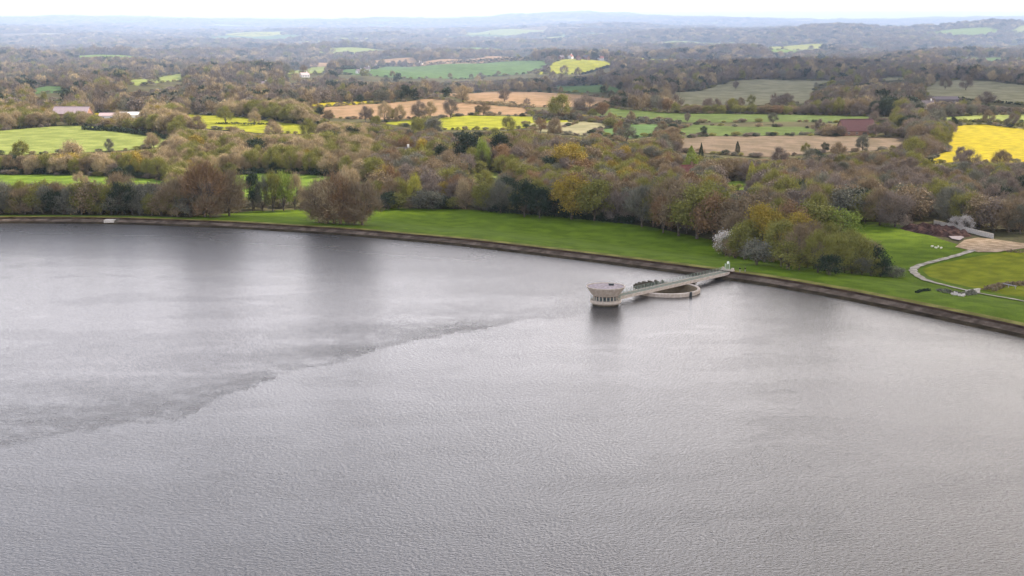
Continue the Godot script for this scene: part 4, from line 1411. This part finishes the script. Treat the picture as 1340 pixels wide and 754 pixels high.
# how many pixels of a coarse picture each tree shows, near ones first
func count_seen(list: Array) -> void:
	var w := 1340
	var h := 420
	var cover := PackedByteArray()
	cover.resize(w * h)
	var c := cos(deg_to_rad(10.701))
	var s := sin(deg_to_rad(10.701))
	for t in list:
		var p := on_ground(t[0])
		var mid: float = p.y + t[3] * .55 - EYE
		var f := -p.z * c - mid * s
		var cx := 670.0 + 1850.0 * p.x / f
		var cy := 377.0 - 1850.0 * (mid * c - p.z * s) / f
		var rx: float = 1850.0 * t[3] * t[4] * .45 / f
		var ry: float = 1850.0 * t[3] * .45 / f
		var got := 0
		for y in range(maxi(0, int(cy - ry)), mini(h, int(cy + ry) + 1)):
			var e := 1.0 - pow((y - cy) / ry, 2)
			if e <= 0.0: continue
			var half := rx * sqrt(e)
			for x in range(maxi(0, int(cx - half)), mini(w, int(cx + half) + 1)):
				if cover[y * w + x] == 0:
					cover[y * w + x] = 1
					got += 1
		t[7] = got

# a label from a tree's own look
func word(tint: String, kind: String, h: float, seen: Dictionary, group: String) -> String:
	var look: String = {"brown": "brown", "russet": "russet-brown", "grey": "grey", "olive": "olive-green", "gold": "golden", "lime": "pale green", "dark": "dark green", "tan": "tan", "plum": "plum-brown", "yellow": "yellow-green", "white": "white"}[tint]
	var what: String = {"bare": "bare tree", "thicket": "rounded bare tree", "leafing": "leafing tree", "willow": "feathery budding tree", "evergreen": "evergreen tree", "shrub": "bushy shrub", "blossom": "blossoming shrub", "narrow": "conical tree", "cypress": "cypress"}[kind]
	var tall := "short" if h < 7.0 else "medium-sized" if h < 11.0 else "tall"
	var where := group.replace("trees", "").replace("shrubs", "").replace("  ", " ").strip_edges()
	for cut in ["of the ", "along the ", "low behind the ", "scrub along the ", "low along the ", "bare in a row along the "]:
		if where.begins_with(cut): where = where.substr(cut.length())
	return "%s %s %s among those of the %s" % [tall, look, what, where] if group.contains(" of ") else "%s %s %s in the row by the %s" % [tall, look, what, where]

# ------------------------------------------------------------------ hedges
func build_hedges() -> void:
	var r := RandomNumberGenerator.new()
	r.seed = 99
	for h in HEDGES:
		var pts: Array = h[4]
		var s := Shape.new()
		var total := 0.0
		for k in pts.size() - 1: total += pts[k].distance_to(pts[k + 1])
		var first: Vector2 = pts[0]
		var origin := on_ground(first)
		var far := first.length()
		var size := 0.45 if far < 700 else 0.9 if far < 1500 else 1.5
		var n := int(clampf(total * h[1] * h[2] * 0.9 / (size * size), 400, 5000))
		for k in n:
			var along := r.randf() * total
			var i := 0
			while i < pts.size() - 2 and along > pts[i].distance_to(pts[i + 1]):
				along -= pts[i].distance_to(pts[i + 1])
				i += 1
			var a: Vector2 = pts[i]
			var b: Vector2 = pts[i + 1]
			var dir := (b - a).normalized()
			var c := a + dir * along
			var swell := 0.72 + 0.5 * patch_noise.get_noise_2dv(c * 14.0) + 0.25 * patch_noise.get_noise_2dv(c * 40.0)
			var ang := r.randf() * PI
			var rad := sqrt(r.randf_range(.3, 1.0))
			c += Vector2(dir.y, -dir.x) * cos(ang) * rad * h[1] * .5 * swell
			var p := on_ground(c, sin(ang) * rad * h[2] * swell) - origin
			var d := rand_dir(r)
			var e := d.cross(rand_dir(r)).normalized()
			var l := r.randf_range(.5, 1.0) * size
			var f := r.randf_range(.6, 1.35)
			s.tri(p - d * l - e * l * .6, p - d * l * .2 + e * l * .8, p + d * l, Color(f * r.randf_range(.9, 1.1), f, f * r.randf_range(.9, 1.1)))
		var o := part("hedge", s.mesh(), crown_material(h[3]), self)
		o.position = origin
		tag(o, h[0], "hedge", "hedges between the fields")

# ------------------------------------------------------------------ small things
# one closed skin round a skeleton of tapered bones, as surface nets; bones: [a, b, radius a, radius b]
func skin(bones: Array, cell: float, blend: float, tint: Callable) -> ArrayMesh:
	var lo := Vector3(1e9, 1e9, 1e9)
	var hi := -lo
	for b in bones:
		var m: float = maxf(b[2], b[3]) + cell * 3.0
		lo = lo.min(b[0].min(b[1]) - Vector3.ONE * m)
		hi = hi.max(b[0].max(b[1]) + Vector3.ONE * m)
	var n := Vector3i(((hi - lo) / cell).ceil()) + Vector3i.ONE
	var f := PackedFloat32Array()
	f.resize(n.x * n.y * n.z)
	for z in n.z:
		for y in n.y:
			for x in n.x:
				var p := lo + Vector3(x, y, z) * cell
				var d := 1e9
				for b in bones:
					var ab: Vector3 = b[1] - b[0]
					var t := clampf((p - b[0]).dot(ab) / maxf(ab.length_squared(), 1e-6), 0, 1)
					var e: float = p.distance_to(b[0] + ab * t) - lerpf(b[2], b[3], t)
					var k := clampf(.5 + .5 * (e - d) / blend, 0, 1) if d < 1e8 else 0.0
					d = lerpf(e, d, k) - blend * k * (1 - k) if d < 1e8 else e
				f[(z * n.y + y) * n.x + x] = d
	var ids := {}
	var s := Shape.new()
	var spot := func(c: Vector3i) -> Vector3:
		if ids.has(c): return ids[c]
		var sum := Vector3.ZERO
		var cnt := 0
		for e in 12:
			var ax := e / 4
			var o := Vector3i(0, 0, 0)
			o[(ax + 1) % 3] = e & 1
			o[(ax + 2) % 3] = (e >> 1) & 1
			var q := o
			q[ax] = 1
			var a := f[((c.z + o.z) * n.y + c.y + o.y) * n.x + c.x + o.x]
			var b := f[((c.z + q.z) * n.y + c.y + q.y) * n.x + c.x + q.x]
			if (a < 0) != (b < 0):
				sum += Vector3(o).lerp(Vector3(q), a / (a - b))
				cnt += 1
		var v := lo + (Vector3(c) + sum / maxf(cnt, 1)) * cell
		ids[c] = v
		return v
	for z in range(1, n.z - 1):
		for y in range(1, n.y - 1):
			for x in range(1, n.x - 1):
				var here := f[(z * n.y + y) * n.x + x]
				for ax in 3:
					var o := Vector3i(x, y, z)
					o[ax] += 1
					var there := f[(o.z * n.y + o.y) * n.x + o.x]
					if (here < 0) == (there < 0): continue
					var u := Vector3i.ZERO
					var w := Vector3i.ZERO
					u[(ax + 1) % 3] = 1
					w[(ax + 2) % 3] = 1
					var c := Vector3i(x, y, z)
					var q := [spot.call(c), spot.call(c - u), spot.call(c - u - w), spot.call(c - w)]
					var col: Color = tint.call(q[0])
					if here < 0: s.quad(q[0], q[3], q[2], q[1], col)
					else: s.quad(q[0], q[1], q[2], q[3], col)
	return s.mesh()

func person(label: String, p: Vector2, turn: float, jacket: Color, trousers: Color, stride: float) -> void:
	var o := thing("person", label, "person", on_crest(p), turn, "people walking on the dam crest")
	var bones := []
	for e in [-1.0, 1.0]:
		var knee := Vector3(e * .10, .50, e * stride * .5 + .04)
		var ankle := Vector3(e * .10, .09, e * stride)
		bones.append([Vector3(e * .09, .90, 0), knee, .088, .062])
		bones.append([knee, ankle, .060, .042])
		bones.append([ankle + Vector3(0, -.045, -.02), ankle + Vector3(0, -.05, .15), .042, .034])
		var elbow := Vector3(e * .25, 1.14, -e * stride * .4)
		var wrist := Vector3(e * .24, .90, -e * stride * .7 + .08)
		bones.append([Vector3(e * .18, 1.40, 0), elbow, .058, .046])
		bones.append([elbow, wrist, .044, .032])
		for g in 5:
			var q := wrist + Vector3(-e * .01, -.04, .02)
			bones.append([q, q + Vector3(e * .008 * (g - 2), -.08 - .01 * (g % 3), .015 * (g - 2)) if g < 4 else q + Vector3(-e * .03, -.04, .05), .017, .011])
	bones.append([Vector3(0, .95, 0), Vector3(0, 1.18, 0), .145, .135])
	bones.append([Vector3(-.09, 1.34, 0), Vector3(.09, 1.34, 0), .12, .12])
	bones.append([Vector3(0, 1.15, 0), Vector3(0, 1.36, 0), .14, .13])
	bones.append([Vector3(0, 1.42, 0), Vector3(0, 1.54, .015), .055, .055])
	bones.append([Vector3(0, 1.62, .012), Vector3(0, 1.69, .0), .086, .09])
	bones.append([Vector3(0, 1.60, .10), Vector3(0, 1.625, .105), .014, .012])
	var tint := func(q: Vector3) -> Color:
		if q.y > 1.51 or (absf(q.x) > .17 and q.y < .92 and q.y > .7): return Color(.42, .27, .19)
		if q.y > .93: return jacket
		if q.y < .085: return Color(.02, .02, .02)
		return trousers
	var m := plain(Color.WHITE, .85)
	m.vertex_color_use_as_albedo = true
	part("body", skin(bones, .028, .05, tint), m, o)
	var hair := Shape.new()
	hair.lathe([Vector2(.103, 1.63), Vector2(.106, 1.68), Vector2(.092, 1.745), Vector2(.05, 1.785), Vector2(.003, 1.795)], 16)
	part("hair", hair.mesh(), plain(lin(.03, .022, .016), .7), o).position = Vector3(0, 0, -.012)

func on_crest(p: Vector2) -> Vector3:
	return Vector3(p.x, maxf(ground(p.x, p.y), 1.9), p.y)

func sheep(label: String, p: Vector2, turn: float) -> void:
	var o := thing("sheep", label, "sheep", on_ground(p, 0.2), turn, "sheep in the paddock by the yard")
	var bones := [[Vector3(-.36, .62, 0), Vector3(.30, .64, 0), .25, .23], [Vector3(-.1, .55, 0), Vector3(.15, .55, 0), .24, .24], [Vector3(.32, .68, 0), Vector3(.55, .66, 0), .14, .09], [Vector3(.55, .64, 0), Vector3(.70, .52, 0), .085, .055], [Vector3(-.58, .66, 0), Vector3(-.62, .45, 0), .05, .035]]
	for e in [-1.0, 1.0]:
		bones.append([Vector3(.56, .72, e * .07), Vector3(.55, .70, e * .15), .03, .018])
		bones.append([Vector3(.24, .5, e * .12), Vector3(.25, .26, e * .12), .07, .04])
		bones.append([Vector3(.25, .26, e * .12), Vector3(.24, .0, e * .12), .038, .034])
		bones.append([Vector3(-.34, .52, e * .12), Vector3(-.30, .36, e * .12), .09, .055])
		bones.append([Vector3(-.30, .36, e * .12), Vector3(-.38, .22, e * .12), .05, .036])
		bones.append([Vector3(-.38, .22, e * .12), Vector3(-.36, .0, e * .12), .036, .034])
	var tint := func(q: Vector3) -> Color: return Color(.10, .09, .08) if q.x > .56 or q.y < .22 else Color(.58, .54, .46)
	var m := plain(Color.WHITE, .95)
	m.vertex_color_use_as_albedo = true
	part("body", skin(bones, .04, .07, tint), m, o)

func build_small_things() -> void:
	var pale := concrete(lin(.42, .38, .33), lin(.56, .52, .46), 131)
	# wall behind the yard
	var o := thing("concrete_wall", "long white concrete wall behind the dark heap at the farmyard", "wall")
	for k in CWALL.size() - 1:
		var a := on_ground(CWALL[k])
		var b := on_ground(CWALL[k + 1])
		var n := 4
		for e in n:
			var p := a.lerp(b, (e + .5) / n)
			var s := Shape.new()
			s.box(Transform3D(Basis(Vector3.UP, atan2(-(b.z - a.z), b.x - a.x)), Vector3(p.x, ground(p.x, p.z) + .75, p.z)), Vector3(a.distance_to(b) / n / 2 - .03, 1.15, .14))
			part("panel", s.mesh(), pale, o)
	# manure heap
	var c := Vector2.ZERO
	for p in HEAP: c += p / HEAP.size()
	var s := Shape.new()
	var nn := FastNoiseLite.new()
	nn.frequency = .22
	nn.fractal_octaves = 4
	var ax: Vector2 = (HEAP[3] - HEAP[0]).normalized()
	var rows := []
	for i in 41:
		var row := []
		for j in 25:
			var u := i / 20.0 - 1.0
			var w := j / 12.0 - 1.0
			var q: Vector2 = c + ax * u * HEAP[0].distance_to(HEAP[3]) * .5 + Vector2(ax.y, -ax.x) * w * 9.0
			var edge := maxf(0, 1.0 - pow(absf(u), 3) - pow(absf(w), 2.5))
			row.append(on_ground(q, -.3 + minf(1.0, edge * 1.8) * (1.9 + 1.6 * nn.get_noise_2dv(q))))
		rows.append(row)
	for i in 40:
		for j in 24: s.quad(rows[i][j], rows[i + 1][j], rows[i + 1][j + 1], rows[i][j + 1])
	o = part("manure_heap", s.mesh(), earthy(lin(.045, .024, .018), lin(.11, .065, .055), 2.5, 14.0, Color(.6, .6, .6), Color(1, 1, 1), 133), self)
	tag(o, "dark brown manure heap in front of the white wall", "heap")
	var sheet := PackedVector2Array()
	for e in SHEET: sheet.append(e)
	o = part("plastic_sheet", draped(sheet, 0.5), plain(lin(.17, .14, .14), .7), self)
	tag(o, "pale pinkish sheet lying at the right end of the dark heap", "sheet")
	for k in STONES.size():
		sheep(["white sheep at the left of the flock near the yard", "white sheep nearest the track in the flock", "white sheep at the back of the flock", "white sheep at the right of the flock"][k], STONES[k], [0.3, 2.6, 1.4, 3.6][k])
	# culvert under the track
	var q := on_ground(CULVERT[0])
	o = thing("culvert", "stone culvert mouth with a dark opening below the track", "culvert", q, 0.55)
	s = Shape.new()
	for e in [-1.0, 1.0]: s.box(at(e * 1.9, .35, 0), Vector3(1.0, .8, .3))
	s.box(at(0, 1.0, 0), Vector3(2.95, .22, .34))
	part("headwall", s.mesh(), pale, o)
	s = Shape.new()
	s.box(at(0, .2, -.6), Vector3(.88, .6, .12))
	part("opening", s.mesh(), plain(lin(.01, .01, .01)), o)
	for k in OUTFALL.size():
		q = on_ground(OUTFALL[k])
		s = Shape.new()
		for e in 7:
			var a := e * 2.4 + k
			s.box(Transform3D(Basis(Vector3(cos(a), .6, sin(a)).normalized(), a), Vector3(cos(a) * .7, .25 + .12 * (e % 3), sin(a) * .5)), Vector3(.35 + .05 * (e % 3), .25, .3))
		o = part("stone_heap", s.mesh(), pale, self)
		o.position = q
		tag(o, ["larger heap of pale stones in the grass below the dam", "small heap of pale stones right of the larger one"][k], "stones")
	# rail by the ditch
	var a0 := on_ground(RAIL[0])
	var b0 := on_ground(RAIL[1])
	o = thing("pipe_rail", "grey metal rail across the ditch at the right edge", "rail")
	s = Shape.new()
	s.tube(a0 + Vector3.UP * 1.0, b0 + Vector3.UP * 1.0, .13, .13, 8)
	part("bar", s.mesh(), plain(lin(.28, .27, .28), .6), o)
	for t in [0.05, .5, .95]:
		s = Shape.new()
		var p := a0.lerp(b0, t)
		s.tube(p + Vector3.DOWN * .4, p + Vector3.UP * 1.0, .09, .09, 6)
		part("post", s.mesh(), plain(lin(.28, .27, .28), .6), o)
	# gate at the landward end of the bridge
	var g := Vector3(66.9, 1.9, -432.6)
	o = thing("bridge_gate", "pale green metal gate at the dam end of the footbridge", "gate", g, 0.82)
	for e in [-1.0, 1.0]:
		s = Shape.new()
		s.tube(Vector3(e * 1.2, 0, 0), Vector3(e * 1.2, 2.3, 0), .09, .09, 6)
		part("post", s.mesh(), plain(lin(.42, .46, .40), .6), o)
	s = Shape.new()
	for k in 9: s.tube(Vector3(-1.05 + .262 * k, .15, 0), Vector3(-1.05 + .262 * k, 1.95, 0), .03, .03, 4)
	for y in [.2, 1.9]: s.tube(Vector3(-1.1, y, 0), Vector3(1.1, y, 0), .04, .04, 4)
	part("leaf", s.mesh(), plain(lin(.30, .34, .28), .6), o)
	s = Shape.new()
	s.box(at(0.2, 2.35, 0.05), Vector3(.55, .38, .03))
	part("notice_board", s.mesh(), plain(lin(.62, .66, .58), .6), o)
	person("person in a black jacket and pale trousers on the dam crest, left of two", PEOPLE[0], 1.9, Color(.012, .012, .013), Color(.30, .27, .22), .22)
	person("person in a black coat and grey trousers on the dam crest, right of two", PEOPLE[1], 1.7, Color(.01, .01, .01), Color(.24, .23, .22), .16)
	# chamber on the dam at the left
	var d: Vector2 = DAMBOX[0]
	o = thing("valve_chamber", "small pale concrete chamber with steps on the dam face at the left", "chamber", Vector3(d.x, 0, shore(d.x)), 0.0)
	s = Shape.new()
	s.box(at(0, .9, -2.6), Vector3(2.0, .55, 1.6))
	part("chamber_block", s.mesh(), pale, o)
	s = Shape.new()
	for k in 5: s.box(at(2.8, .2 + .3 * k, -.8 - .75 * k), Vector3(.7, .25, .4))
	part("steps", s.mesh(), concrete(lin(.10, .085, .065), lin(.16, .14, .11), 135), o)

# things that share a label are told apart by their order from the left
func tell_apart() -> void:
	var same := {}
	for o in get_children():
		if not o.has_meta("label") or not o.has_meta("category"): continue
		var l: String = o.get_meta("label")
		if not same.has(l): same[l] = []
		same[l].append(o)
	var nth := ["leftmost", "second from the left", "third from the left", "fourth from the left", "fifth from the left", "sixth from the left", "seventh from the left", "eighth from the left", "ninth from the left", "tenth from the left"]
	for l in same:
		var list: Array = same[l]
		if list.size() < 2: continue
		list.sort_custom(func(a, b): return a.position.x / -a.position.z < b.position.x / -b.position.z)
		for k in list.size():
			var from_right: int = list.size() - 1 - k
			var place: String = nth[k] if k <= from_right and k < 10 else nth[mini(from_right, 9)].replace("left", "right")
			var said: String = "%s, %s" % [l.replace(" among those of the ", " of the ").replace(" in the row by the ", " by the ").replace("medium-sized ", "middling ").replace("undergrowth of the ", ""), place]
			if said.split(" ").size() > 15: said = said.substr(said.find(" ") + 1)
			list[k].set_meta("label", said)
